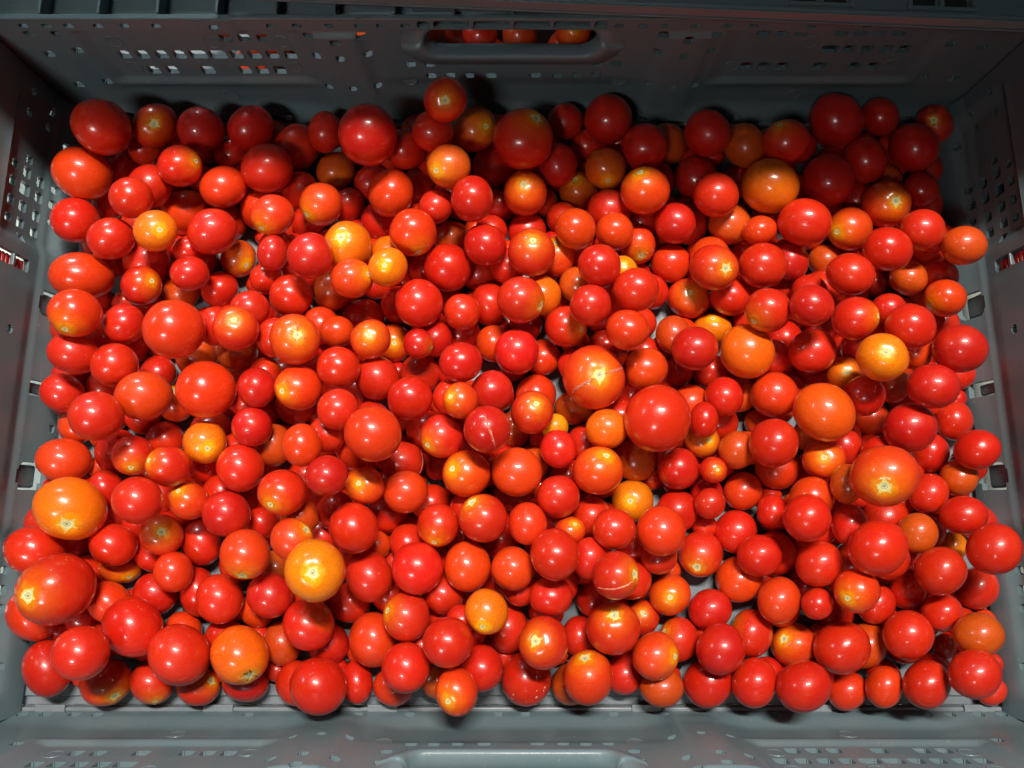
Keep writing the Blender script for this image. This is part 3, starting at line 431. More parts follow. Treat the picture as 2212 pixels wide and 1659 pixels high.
[-1395,1466,447,88,102,94,2,3,2,"p","small crimson tomato, second directly left of the golden tomato with the spiky scar"],
[-140,1240,175,121,128,125,0,0,1,"r","medium red tomato, third directly right of the golden tomato with the centred scar"],
[-2270,-517,211,113,115,112,-8,1,4,"o","medium orange-red tomato, first up and left of the big red tomato in the lower left"],
[780,1614,207,111,118,115,-2,-1,1,"o",8,-84,54,"C","medium orange-red tomato with visible scar, second directly left of the tomato with the whiskered scar"],
[-1008,1006,407,97,92,94,1,0,-1,"o","small orange-red tomato, first directly left of the tomato with white-ringed scar"],
[1086,496,383,81,103,90,1,-3,2,"r","small red tomato, first directly right of the largest round red tomato"],
[969,-14,125,125,126,125,3,0,1,"r","medium red tomato, first directly right of the golden tomato beside the bare floor"],
[-1506,-968,112,125,102,112,-7,-3,5,"p","medium crimson tomato, first directly below the orange tomato with the black crack"],
[1631,-498,414,81,82,80,5,-1,2,"r","small red tomato, first up and left of the big red tomato in the lower right"],
[-2186,1915,387,128,130,124,7,3,-2,"r","large red tomato, first directly above the golden tomato near the left wall"],
[1499,-16,220,87,101,92,3,-2,1,"r","small red tomato, second directly left of the large tomato hiding another"],
[-459,1776,400,101,100,100,1,1,0,"r","small red tomato, second up and right of the golden tomato with the centred scar"],
[-2081,400,133,111,120,114,-2,2,2,"r","medium red tomato, first directly left of the golden tomato left of the middle"],
[1474,1630,390,98,88,92,-1,2,-2,"o","small orange-red tomato, first directly below the half-shaded orange tomato"],
[-1614,912,306,115,120,117,1,1,0,"b","medium brownish orange tomato, first directly below the tomato with the glowing yellow crown"],
[1679,1472,304,108,117,111,-3,-3,1,"p","medium crimson tomato, second directly right of the tomato with the whiskered scar"],
[1653,59,398,118,116,117,4,0,2,"o","medium orange-red tomato, third directly left of the huge orange tomato with yellow base"],
[1132,32,250,87,89,88,2,0,1,"r","small red tomato, second directly right of the golden tomato beside the bare floor"],
[-1378,361,294,114,124,118,-2,1,1,"b","medium brownish orange tomato, second directly right of the golden tomato left of the middle"],
[418,-260,428,93,111,101,2,-1,0,"r","small red tomato, first up and left of the tomato with the curved open split"],
[-1086,1293,274,111,119,115,2,2,1,"b","medium brownish orange tomato, second directly below the golden tomato with the spiky scar"],
[-924,1153,131,132,130,131,1,0,0,"r","large red tomato, first directly above the tomato with white-ringed scar"],
[1010,2340,132,132,132,131,-4,-2,-1,"b","large brownish orange tomato, fourth directly left of the half-shaded orange tomato"],
[1783,132,544,85,105,91,4,-4,2,"b","small brownish orange tomato, first directly left of the huge orange tomato with yellow base"],
[1930,759,335,103,111,106,0,-2,1,"b",-32,2,95,"R","medium brownish orange tomato, first up and right of the large smooth orange tomato"],
[386,-716,106,101,112,106,2,-1,-1,"r","medium red tomato, first directly left of the big red tomato with star scar"],
[-1049,-756,115,120,111,114,-5,0,2,"p","medium crimson tomato, first directly above the big red tomato at the front"],
[-537,932,412,87,88,87,0,0,0,"p",93,-32,20,"s","small crimson tomato with visible scar, first directly right of the tomato with white-ringed scar"],
[2069,-530,171,103,112,104,7,-3,3,"r","medium red tomato, first up and right of the big red tomato in the lower right"],
[-732,-24,118,120,116,118,-2,0,0,"r","medium red tomato, first up and left of the big crimson tomato"],
[453,-42,248,113,112,113,1,0,0,"r","medium red tomato, first directly left of the golden tomato beside the bare floor"],
[965,1025,259,107,113,110,-1,-1,1,"b","medium brownish orange tomato, second directly left of the big orange tomato with the dimple"],
[-1483,1108,500,109,106,107,2,0,-1,"r","medium red tomato, first up and right of the tomato with the glowing yellow crown"],
[-2291,-341,99,113,85,103,-5,-7,4,"b",72,-53,44,"s","small brownish orange tomato, first directly above the big red tomato in the lower left"],
[190,920,112,110,113,112,0,0,0,"o","medium orange-red tomato, first directly left of the big split orange tomato"],
[-848,1807,122,120,123,121,2,1,0,"r","medium red tomato, first up and right of the golden tomato with the spiky scar"]]
REST=[[377,606,111,115,107,111,0,0,-1,"b"],
[-382,1687,119,120,118,119,1,0,0,"b"],
[1531,-255,124,121,128,123,5,-2,2,"r"],
[1989,1549,104,104,105,103,-3,-1,-1,"b"],
[2018,-764,118,116,123,116,9,-3,4,"b"],
[1118,394,209,100,101,101,1,0,0,"b",16,-7,98,"s"],
[-1047,1911,143,100,108,104,3,2,1,"r"],
[-1369,2019,120,115,126,119,4,4,2,"r"],
[146,686,124,126,122,124,0,0,0,"o"],
[-2363,337,128,122,137,127,-3,3,2,"r"],
[-113,990,178,106,113,110,0,0,1,"o"],
[-1808,2268,158,113,113,109,6,3,-2,"r"],
[2549,1361,338,102,113,103,-3,-4,1,"r"],
[271,1510,273,109,123,117,-1,-1,3,"o",-6,37,93,"s"],
[-670,-985,108,116,102,108,-4,0,2,"o"],
[473,-510,100,100,101,100,2,0,0,"r"],
[755,-614,94,93,96,94,3,-1,0,"r",-18,40,90,"s"],
[180,1254,315,116,118,117,0,0,0,"y"],
[-986,391,582,100,99,100,-1,0,0,"r"],
[-2173,819,108,104,113,107,0,2,1,"r"],
[-1812,-470,119,107,135,116,-8,6,2,"r"],
[-1481,1368,288,98,98,97,2,1,-1,"r"],
[2182,542,105,101,110,104,1,-2,1,"o"],
[-1437,-77,215,93,89,91,-3,-1,1,"r"],
[1250,1106,105,114,98,105,-2,2,-3,"y",-19,43,88,"s"],
[-729,1011,112,107,118,112,0,1,1,"o",17,-24,96,"s"],
[2193,-56,128,124,133,126,6,-2,3,"r"],
[-461,1001,259,104,107,106,0,0,0,"p"],
[-978,-8,357,102,109,105,-3,1,1,"r"],
[826,-259,279,102,98,100,3,0,1,"r"],
[-1212,-965,119,121,119,119,-7,1,2,"r"],
[1144,219,315,77,75,76,1,0,0,"r",4,-6,100,"s"],
[-591,-191,216,107,111,109,-2,0,0,"r"],
[490,2352,109,112,107,108,-2,-1,-1,"r"],
[-1303,617,151,121,123,122,-1,0,0,"r"],
[-1933,930,132,128,137,131,1,2,1,"b"],
[2262,728,232,100,112,104,1,-3,2,"b"],
[2495,-778,71,67,80,69,7,-4,3,"r"],
[-2540,2195,113,110,120,109,7,5,0,"r"],
[-2365,120,199,96,105,99,-4,2,2,"r"],
[1218,831,109,109,110,109,0,0,0,"r"],
[-2357,2288,182,107,111,104,7,4,-1,"r"],
[-2074,1343,113,110,117,112,3,2,0,"b"],
[-612,2043,118,115,120,118,2,1,1,"r"],
[392,1324,294,107,109,108,-1,0,0,"b"],
[1570,891,219,107,114,110,0,-1,1,"r"],
[96,1742,118,122,116,118,0,0,-1,"r"],
[1017,830,127,89,100,94,0,-1,1,"p"],
[-912,2077,114,112,116,114,3,2,0,"p"],
[-205,1463,119,120,118,119,0,0,0,"r"],
[1926,355,259,100,109,103,2,-2,2,"r"],
[-25,1458,252,109,111,110,0,0,0,"r"],
[-1141,-43,473,101,95,98,-3,-1,1,"b"],
[-702,1243,152,111,115,113,1,1,0,"r"],
[2053,1070,635,86,86,85,-2,0,-1,"r"],
[339,-971,113,117,110,113,2,0,1,"b"],
[-478,34,116,118,114,116,-1,0,0,"r"],
[-517,462,124,121,126,124,-1,0,0,"r"],
[318,-120,360,90,79,84,1,0,0,"o",28,51,81,"s"],
[-70,-182,110,114,107,110,0,0,0,"p"],
[-1338,952,472,105,114,109,1,2,1,"r"],
[679,-396,231,105,105,105,3,0,0,"r"],
[1127,1784,122,120,125,122,-3,-2,0,"r"],
[1071,623,177,110,114,112,0,0,0,"o"],
[2188,845,600,90,103,94,0,-3,1,"o"],
[44,-440,243,96,92,94,0,0,0,"r"],
[-1785,258,244,101,109,104,-3,1,2,"r"],
[-1302,1808,119,108,103,104,3,1,-2,"r"],
[-1599,1864,170,118,125,120,4,3,0,"o"],
[2601,-219,82,78,88,80,5,-3,3,"y"],
[-1468,-568,102,103,101,101,-5,0,2,"o"],
[-87,1923,108,108,108,108,0,0,0,"p"],
[-313,1073,117,117,117,117,0,0,0,"p"],
[-2113,-252,103,100,108,102,-6,2,3,"r"],
[-1955,1540,305,88,90,87,3,1,-1,"r"],
[-868,325,430,108,107,108,-1,0,0,"o"],
[-2034,627,135,97,114,103,-1,4,2,"o",13,65,75,"s"],
[-447,249,80,81,80,80,-1,0,0,"r"],
[-420,-963,95,98,93,95,-2,0,1,"b"],
[4,96,113,116,111,113,0,0,0,"b"],
[-1887,-684,102,102,103,101,-7,1,3,"o"],
[-1672,1014,490,100,111,104,1,3,1,"r"],
[1869,-591,102,99,106,100,7,-2,2,"r"],
[1689,1034,113,110,117,113,-1,-2,1,"r"],
[1781,1270,297,109,114,110,-2,-2,0,"r"],
[-339,614,445,106,106,106,0,0,0,"r"],
[326,1813,149,108,103,105,-1,0,-1,"r"],
[8,472,107,103,110,107,0,0,0,"b"],
[-2579,-186,101,97,109,99,-6,3,3,"r"],
[-2235,561,112,108,117,111,-2,2,2,"r"],
[445,391,114,114,114,114,1,0,0,"r"],
[2222,1965,114,111,120,111,-5,-4,0,"p"],
[-1141,1075,282,109,113,111,1,1,0,"o"],
[-2636,494,106,101,113,104,-2,3,2,"o"],
[86,1129,104,106,102,104,0,0,0,"p"],
[-1414,765,373,92,94,93,0,1,0,"r",68,73,-8,"s"],
[1834,837,112,107,117,111,0,-2,1,"r"],
[1254,516,112,110,115,112,1,-1,1,"r"],
[-783,-204,196,86,85,86,-2,0,0,"o"],
[2437,2106,102,101,107,99,-6,-4,-1,"b"],
[567,977,185,102,96,99,0,0,-1,"r"],
[2731,-1023,75,77,75,73,8,0,5,"r"],
[827,1816,119,120,119,118,-2,-1,-1,"r"],
[873,1337,124,107,111,109,-1,-1,0,"r"],
[-1639,-729,113,115,113,113,-7,1,3,"r"],
[-529,1493,119,119,118,118,1,0,0,"r"],
[-2498,742,108,102,116,106,-1,4,2,"r"],
[-2598,1937,112,108,120,109,6,5,0,"r"],
[-2336,1004,110,104,117,108,1,3,1,"r"],
[2041,933,309,101,111,104,-1,-3,1,"p"],
[1397,689,103,99,108,103,0,-1,1,"b"],
[2294,1407,78,77,80,77,-2,-1,0,"r"],
[-1664,92,261,101,107,103,-3,1,1,"r"],
[-2478,-618,99,97,103,97,-8,2,4,"p"],
[1498,524,79,77,82,79,1,-1,1,"b"],
[-1806,453,128,125,132,128,-2,1,1,"r"],
[720,-230,109,110,108,109,2,0,0,"r"],
[-1815,1796,115,113,119,114,4,3,0,"r"],
[2634,1114,169,101,116,104,-1,-4,2,"r"],
[249,469,286,78,78,78,0,0,0,"Y"],
[-1381,-344,106,105,107,105,-4,1,1,"b"],
[-131,1731,160,103,97,99,0,0,-1,"r"],
[1472,2095,106,106,108,105,-4,-2,-1,"p"],
[-707,-489,107,108,105,107,-3,0,1,"r"],
[1219,1530,236,118,118,117,-3,-1,-1,"o"],
[2688,2186,112,109,120,108,-7,-6,0,"p"],
[1716,-405,104,103,106,103,6,-1,2,"p"],
[-1493,76,109,106,111,108,-3,1,1,"r"],
[-848,1413,118,117,118,117,2,1,0,"r"],
[-271,-581,396,81,77,79,-1,0,0,"r"],
[206,1954,92,92,92,92,-1,0,0,"r"],
[-2423,1024,300,98,112,102,1,4,1,"r"],
[328,190,113,113,112,113,1,0,0,"r"],
[-752,1515,293,113,113,113,2,1,0,"y"],
[933,2098,119,121,119,118,-3,-1,-1,"p"],
[2090,-270,313,107,112,108,6,-1,3,"r"],
[-2022,2308,116,115,119,113,6,4,-1,"p"],
[640,538,209,111,112,112,0,0,0,"r"],
[-1973,1545,114,110,119,112,3,3,0,"r"],
[797,1136,106,105,106,106,-1,0,0,"r"],
[-2492,1522,195,104,117,106,4,4,1,"r"],
[2531,1568,312,100,113,102,-4,-5,1,"r"],
[590,1232,329,112,112,112,-1,0,0,"r"],
[-1087,-153,225,105,106,105,-3,0,1,"r"],
[2660,1935,112,108,120,108,-6,-5,0,"r"],
[1808,445,110,106,114,109,2,-2,1,"b"],
[-906,666,249,109,112,111,0,0,0,"r"],
[364,855,189,89,93,91,0,0,0,"r"],
[2037,296,415,94,105,98,3,-2,2,"r"],
[-250,-4,249,108,107,107,-1,0,0,"r"],
[-95,-416,108,110,106,108,0,0,0,"r"],
[1717,1368,114,111,118,114,-2,-2,0,"r"],
[-2383,-55,103,99,110,102,-5,3,3,"r"],
[636,1347,480,87,87,87,-1,0,0,"Y",-15,6,99,"s"],
[-1524,565,112,108,115,111,-1,1,1,"r"],
[1986,-300,103,101,108,102,6,-2,2,"r"],
[-1532,621,312,103,110,106,-1,1,1,"r"],
[1511,1606,116,114,119,115,-3,-2,0,"o"],
[125,261,204,90,97,93,0,0,0,"b"],
[739,712,115,114,116,115,0,0,0,"r"],
[217,418,114,114,114,114,0,0,0,"r"],
[268,-426,199,108,103,105,1,0,0,"r"],
[-2082,83,106,102,111,105,-4,2,2,"r"],
[-292,-157,110,111,109,110,-1,0,0,"p"],
[2596,1317,110,104,118,107,-2,-4,1,"b"],
[-1194,845,253,108,113,110,0,1,0,"p"],
[1725,-110,291,98,104,100,4,-1,2,"r"],
[-1093,61,205,106,108,107,-2,0,1,"r"],
[1483,1151,115,112,118,114,-1,-1,0,"r"],
[-2445,1276,79,75,84,77,2,3,1,"r"],
[811,948,155,92,93,92,0,0,0,"r"],
[-167,221,213,98,100,99,0,0,0,"p"],
[-1227,196,110,109,112,110,-2,0,1,"r"],
[198,-583,98,102,94,98,1,0,1,"r"],
[-247,-661,246,105,99,102,-1,0,1,"r"],
[-483,2165,265,119,114,115,2,1,-1,"r"],
[8,853,83,83,83,83,0,0,0,"p"],
[2361,-309,102,98,108,100,6,-3,3,"r"],
[1694,723,151,76,81,78,0,-1,1,"r"],
[2089,1209,112,108,118,111,-2,-3,1,"r"],
[-382,1281,84,84,84,84,0,0,0,"r"],
[575,1178,117,117,118,117,-1,0,0,"r"],
[-1433,1567,300,100,101,99,3,1,-1,"r"],
[-801,505,340,106,108,107,-1,0,0,"r"],
[2070,973,111,106,117,110,-1,-3,1,"r"],
[1741,-170,106,103,109,105,5,-1,2,"r"],
[438,1516,119,119,118,119,-1,0,0,"r"],
[284,-62,111,112,110,111,1,0,0,"r"],
[-983,-292,108,108,107,108,-3,0,1,"r"],
[-1466,1473,116,114,119,115,3,2,0,"r"],
[-1591,335,243,103,110,106,-2,1,1,"r"],
[2407,659,108,102,115,106,1,-3,2,"o"],
[-385,-620,106,109,103,106,-2,0,1,"r"],
[-486,-746,231,104,98,101,-2,0,1,"r"],
[-2626,1659,111,106,119,108,4,5,1,"r"],
[-229,394,114,114,114,114,0,0,0,"p"],
[-1676,830,112,109,116,112,0,2,1,"y"],
[-363,1928,296,117,113,114,1,0,-1,"r"],
[2112,984,490,95,107,98,-1,-3,1,"r"],
[2439,1558,472,87,98,88,-4,-4,1,"r"],
[-1059,733,114,113,116,114,0,0,0,"r"],
[-1191,1402,117,115,118,116,2,1,0,"r"],
[-2389,1791,113,109,119,110,5,4,0,"r"],
[-237,500,300,110,110,110,0,0,0,"r"],
[-334,1933,97,99,96,97,1,0,-1,"r"],
[2568,1580,111,106,119,108,-4,-5,1,"r"],
[2048,219,107,103,112,106,3,-2,2,"o"]]
SPLITS=[[4,0.9,[[-0.76,-0.6,0.24],[-0.72,-0.5,0.49],[-0.49,-0.39,0.78],[-0.26,-0.29,0.92],[-0.09,-0.22,0.97]]],[4,0.9,[[0.21,-0.08,0.97],[0.43,0.0,0.9],[0.68,0.11,0.72],[0.91,0.24,0.34]]],[33,1.1,[[-0.09,0.53,0.84],[0.02,0.16,0.99],[0.18,-0.21,0.96],[0.29,-0.56,0.77],[0.37,-0.78,0.51]]],[31,0.9,[[-0.83,-0.44,0.35],[-0.54,-0.5,0.68],[-0.23,-0.49,0.84],[0.09,-0.4,0.91],[0.37,-0.3,0.88],[0.61,-0.13,0.78]]],[232,0.6,[[0.85,0.45,0.26],[0.94,0.05,0.33],[0.9,-0.31,0.31],[0.78,-0.6,0.2]]],[28,0.35,[[0.36,0.59,0.72],[0.39,0.34,0.85],[0.38,0.12,0.92]]],[28,0.3,[[-0.02,0.18,0.98],[0.11,0.13,0.99],[0.24,0.05,0.97]]],[26,0.3,[[-0.39,0.12,0.91],[-0.32,-0.02,0.95],[-0.24,-0.11,0.96]]]]
SCABS=(30,[[0.54,0.27,0.8],[0.4,-0.24,0.88],[0.72,-0.17,0.67],[-0.56,-0.58,0.6],[0.38,-0.51,0.77],[-0.02,-0.66,0.75],[-0.9,-0.38,0.22],[-0.51,-0.39,0.77],[0.67,-0.29,0.69],[0.89,0.07,0.46]])

TINT = {'r': (0.58, 0.016, 0.004), 'p': (0.52, 0.009, 0.005), 'P': (0.68, 0.011, 0.008), 'o': (0.68, 0.041, 0.004),
        'O': (0.80, 0.125, 0.003), 'y': (0.78, 0.165, 0.003), 'Y': (0.84, 0.240, 0.004), 'b': (0.56, 0.070, 0.005)}
HALO = {'r': 0.42, 'p': 0.25, 'P': 0.15, 'o': 0.55, 'O': 0.65, 'y': 1.0, 'Y': 1.0, 'b': 0.75}
def sphere_template(rings, segs):
    vs = [(0, 0, 1.0)]
    th = [math.pi * ((k / rings) ** 1.25) for k in range(1, rings)]
    for t in th:
        for s in range(segs):
            a = 2 * math.pi * s / segs; vs.append((math.sin(t) * math.cos(a), math.sin(t) * math.sin(a), math.cos(t)))
    vs.append((0, 0, -1.0)); fs = []
    for s in range(segs): fs.append((0, 1 + s, 1 + (s + 1) % segs))
    for k in range(rings - 2):
        for s in range(segs):
            a = 1 + k * segs + s; b_ = 1 + k * segs + (s + 1) % segs; fs.append((a, a + segs, b_ + segs, b_))
    n = len(vs) - 1; l = 1 + (rings - 2) * segs
    for s in range(segs): fs.append((n, l + (s + 1) % segs, l + s))
    return np.array(vs), fs
ST_V, ST_F = sphere_template(20, 30)
def basis(n):
    n = n / np.linalg.norm(n); a = np.array([0, 0, 1.0]) if abs(n[2]) < 0.9 else np.array([1.0, 0, 0])
    x = np.cross(a, n); x /= np.linalg.norm(x); return np.stack([x, np.cross(n, x), n], 1)
def radius(d, kind, seedv):
    """body radius in the unit space for local directions d (stem at +z)"""
    th = np.arccos(np.clip(d[:, 2], -1, 1)); ph = np.arctan2(d[:, 1], d[:, 0])
    dep, sg = {'s': (0.035, 0.20), 'S': (0.075, 0.26), 'R': (0.085, 0.36), 'C': (0.10, 0.34), 'X': (0.085, 0.30), 'B': (0.11, 0.34), None: (0.05, 0.25)}[kind]
    r = 1 - dep * np.exp(-(th / sg) ** 2)
    r -= 0.010 * np.exp(-((math.pi - th) / 0.22) ** 2)
    lob = 0.010 * np.sin(th) * np.exp(-(th / 1.1) ** 2) * (1.6 if kind in ('S', 'C', 'X', 'B') else 0.6)
    r += lob * np.cos(5 * ph + seedv * 6)
    r += 0.020 * np.sin(2 * ph + seedv * 9) * np.sin(th) ** 2 + 0.014 * np.cos(3 * th + seedv * 5) * np.sin(th) + 0.007 * np.sin(4 * ph - 3 * th + seedv * 20) * np.sin(th)
    return r
def tomato_geo(row):
    P = np.array(row[:3]) / 1e4; a, b, c, d, e, f = np.array(row[3:9]) / 1e4
    S = np.array([[a, d, e], [d, b, f], [e, f, c]])
    if len(row) > 13 or (len(row) == 14) or (len(row) >= 14): kind = row[13]; n = np.array(row[10:13]) / 100.0
    else:
        kind = None; an = random.uniform(0, 6.28); n = np.array([math.cos(an), math.sin(an), random.uniform(-1.6, -0.35)])
    B = basis(n); sv = random.random()
    return P, S, B, kind, sv
def surf(S, B, kind, sv, dirs, lift=1.0):
    r = radius(dirs, kind, sv) * lift
    return ((dirs * r[:, None]) @ B.T) @ S.T
def col_of(row, kind):
    t = np.array(TINT[row[9]]) * random.uniform(0.90, 1.06); t[1] *= random.uniform(0.75, 1.35)
    h = HALO[row[9]] * (1.0 if kind in ('s', 'S', 'X', 'C', 'R', 'B') else 0.3)
    return (*np.clip(t, 0, 1), h)
def put_attr(me, tint, sd):
    a = me.attributes.new('tint', 'FLOAT_COLOR', 'POINT'); a.data.foreach_set('color', np.asarray(tint, dtype=np.float32).ravel())
    a = me.attributes.new('sd', 'FLOAT_VECTOR', 'POINT'); a.data.foreach_set('vector', np.asarray(sd, dtype=np.float32).ravel())
def scar_verts(kind):
    """flat list of local directions and radial coordinate for the cork scar patch"""
    R0 = {'s': 0.140, 'S': 0.20, 'R': 0.15, 'C': 0.18, 'X': 0.20, 'B': 0.21}[kind]
    segs, rings = 20, 5; dirs = [(0, 0, 1.0)]; rad = [0.0]
    spikes = kind in ('S', 'C', 'X', 'B'); nsp = 5
    ph0 = random.random() * 6
    for k in range(1, rings + 1):
        for s in range(segs):
            a = 2 * math.pi * s / segs; q = k / rings; t = R0 * q * (1 + 0.10 * math.sin(3 * a + ph0) + random.uniform(-0.05, 0.05))
            if k == rings and spikes and s % 4 == 0: t *= random.uniform(1.1, 1.9)
            dirs.append((math.sin(t) * math.cos(a), math.sin(t) * math.sin(a), math.cos(t))); rad.append(q)
    fs = [(0, 1 + s, 1 + (s + 1) % segs) for s in range(segs)]
    for k in range(rings - 1):
        for s in range(segs):
            a = 1 + k * segs + s; b_ = 1 + k * segs + (s + 1) % segs; fs.append((a, a + segs, b_ + segs, b_))
    return np.array(dirs), np.array(rad), fs
def ribbon(S, B, kind, sv, pts, width, lift=1.006):
    """a ragged, slightly sunken strip across the skin through unit-space directions pts"""
    pts = [np.array(p) / np.linalg.norm(p) for p in pts]; path = []
    for i in range(len(pts) - 1):
        for k in range(5):
            q = pts[i] * (1 - k / 5) + pts[i + 1] * k / 5; path.append(q / np.linalg.norm(q))
    path.append(pts[-1]); n = len(path); vs = []; fs = []
    for i, p in enumerate(path):
        t = path[min(n - 1, i + 1)] - path[max(0, i - 1)]; side = np.cross(p, t); side /= np.linalg.norm(side)
        wd = width * (0.15 + math.sin(math.pi * (i + 0.3) / (n - 0.4)) ** 0.6) * random.uniform(0.75, 1.2) * 0.045
        for s, lf in ((-1, 0.996), (-0.45, lift + 0.006), (0, lift - 0.006), (0.45, lift + 0.006), (1, 0.996)):
            q = p + side * wd * s; q /= np.linalg.norm(q)
            loc = (B.T @ q)[None, :]; vs.append(surf(S, B, kind, sv, loc, lf)[0])
        if i:
            a = (i - 1) * 5
            for k in range(4): fs.append((a + k, a + k + 1, a + k + 6, a + k + 5))
    return vs, fs
def build_tomato(row, label, group=None):
    P, S, B, kind, sv = tomato_geo(row)
    me = mesh('tomato', surf(S, B, kind, sv, ST_V), ST_F)
    put_attr(me, [col_of(row, kind)] * len(ST_V), ST_V)
    o = link('tomato', me, None, SKIN, True); o.location = P
    tag(o, label, 'tomato', group or 'tomatoes heaped in the crate')
    if kind:
        d, rad, fs = scar_verts(kind)
        ms = mesh('stem_scar', surf(S, B, kind, sv, d, 1.006), fs)
        a = ms.attributes.new('rad', 'FLOAT', 'POINT'); a.data.foreach_set('value', rad.astype(np.float32))
        link('stem_scar', ms, o, SCAR, True)
    if kind == 'B':
        for k in range(6):
            a0 = random.uniform(0, 6.28); q0 = B @ np.array([0.1 * math.cos(a0), 0.1 * math.sin(a0), 1]); L_ = random.uniform(0.25, 0.5); a1 = a0 + random.uniform(-0.5, 0.5)
            q1 = B @ np.array([L_ * math.cos(a1), L_ * math.sin(a1), 1])
            vs, f2 = ribbon(S, B, kind, sv, [q0, q1], 0.8); link('dry_crack', mesh('dry_crack', vs, f2), o, BROWN)
    if kind in ('C',):
        for k in range(3):
            a0 = random.uniform(0, 6.28); q0 = B @ np.array([0.12 * math.cos(a0), 0.12 * math.sin(a0), 1]); q1 = B @ np.array([0.42 * math.cos(a0 + .15), 0.42 * math.sin(a0 + .15), 1])
            vs, f2 = ribbon(S, B, kind, sv, [q0, q1], 0.5); link('dry_crack', mesh('dry_crack', vs, f2), o, SPLIT)
    return o, S, B, kind, sv
built = []
for e in I: built.append(build_tomato(e[:-1], e[-1]))
for idx, wd, pts in SPLITS:
    o, S, B, kind, sv = built[idx]; vs, fs = ribbon(S, B, kind, sv, pts, wd * 0.95); link('split', mesh('split', vs, fs), o, SPLIT)
idx, pts = SCABS
o, S, B, kind, sv = built[idx]; vs = []; fs = []
for p in pts:
    p = np.array(p) / np.linalg.norm(p); bb = basis(p); r0 = random.uniform(0.02, 0.055); b0 = len(vs); m_ = 9
    q = [p] + [p + bb[:, 0] * math.cos(k * 6.283 / m_) * r0 * random.uniform(.6, 1.4) + bb[:, 1] * math.sin(k * 6.283 / m_) * r0 * random.uniform(.4, 1.2) for k in range(m_)]
    for k, x in enumerate(q):
        x = x / np.linalg.norm(x); vs.append(surf(S, B, kind, sv, (B.T @ x)[None, :], 1.012 if k == 0 else 1.002)[0])
    for k in range(m_): fs.append((b0, b0 + 1 + k, b0 + 1 + (k + 1) % m_))
so = link('scab', mesh('scab', vs, fs), o, SCAB); so['kind'] = 'stuff'

def tomato_mass(rows, name, label, group=None):
    V = []; F = []; T_ = []; SDs = []; off = 0; V2 = []; F2 = []; RD = []
    for row in rows:
        P, S, B, kind, sv = tomato_geo(row)
        V.append(surf(S, B, kind, sv, ST_V) + P); F += [tuple(i + off for i in f) for f in ST_F]; off += len(ST_V)
        T_ += [col_of(row, kind)] * len(ST_V); SDs.append(ST_V)
        if kind:
            d, rad, fs = scar_verts(kind); o2 = len(V2)
            V2 += list(surf(S, B, kind, sv, d, 1.006) + P); F2 += [tuple(i + o2 for i in f) for f in fs]; RD += list(rad)
    me = mesh(name, np.concatenate(V), F); put_attr(me, T_, np.concatenate(SDs))
    o = link(name, me, None, SKIN, True); o['kind'] = 'stuff'; o['label'] = label; o['category'] = 'tomatoes'
    if group: o['group'] = group
    if V2:
        ms = mesh('stem_scar', V2, F2); a = ms.attributes.new('rad', 'FLOAT', 'POINT'); a.data.foreach_set('value', np.array(RD, dtype=np.float32))
        s = link('stem_scar', ms, o, SCAR, True); s['kind'] = 'stuff'
    return o
tomato_mass(REST + FILL, 'buried_tomatoes', 'smaller red tomatoes half buried in the gaps under the top layer')

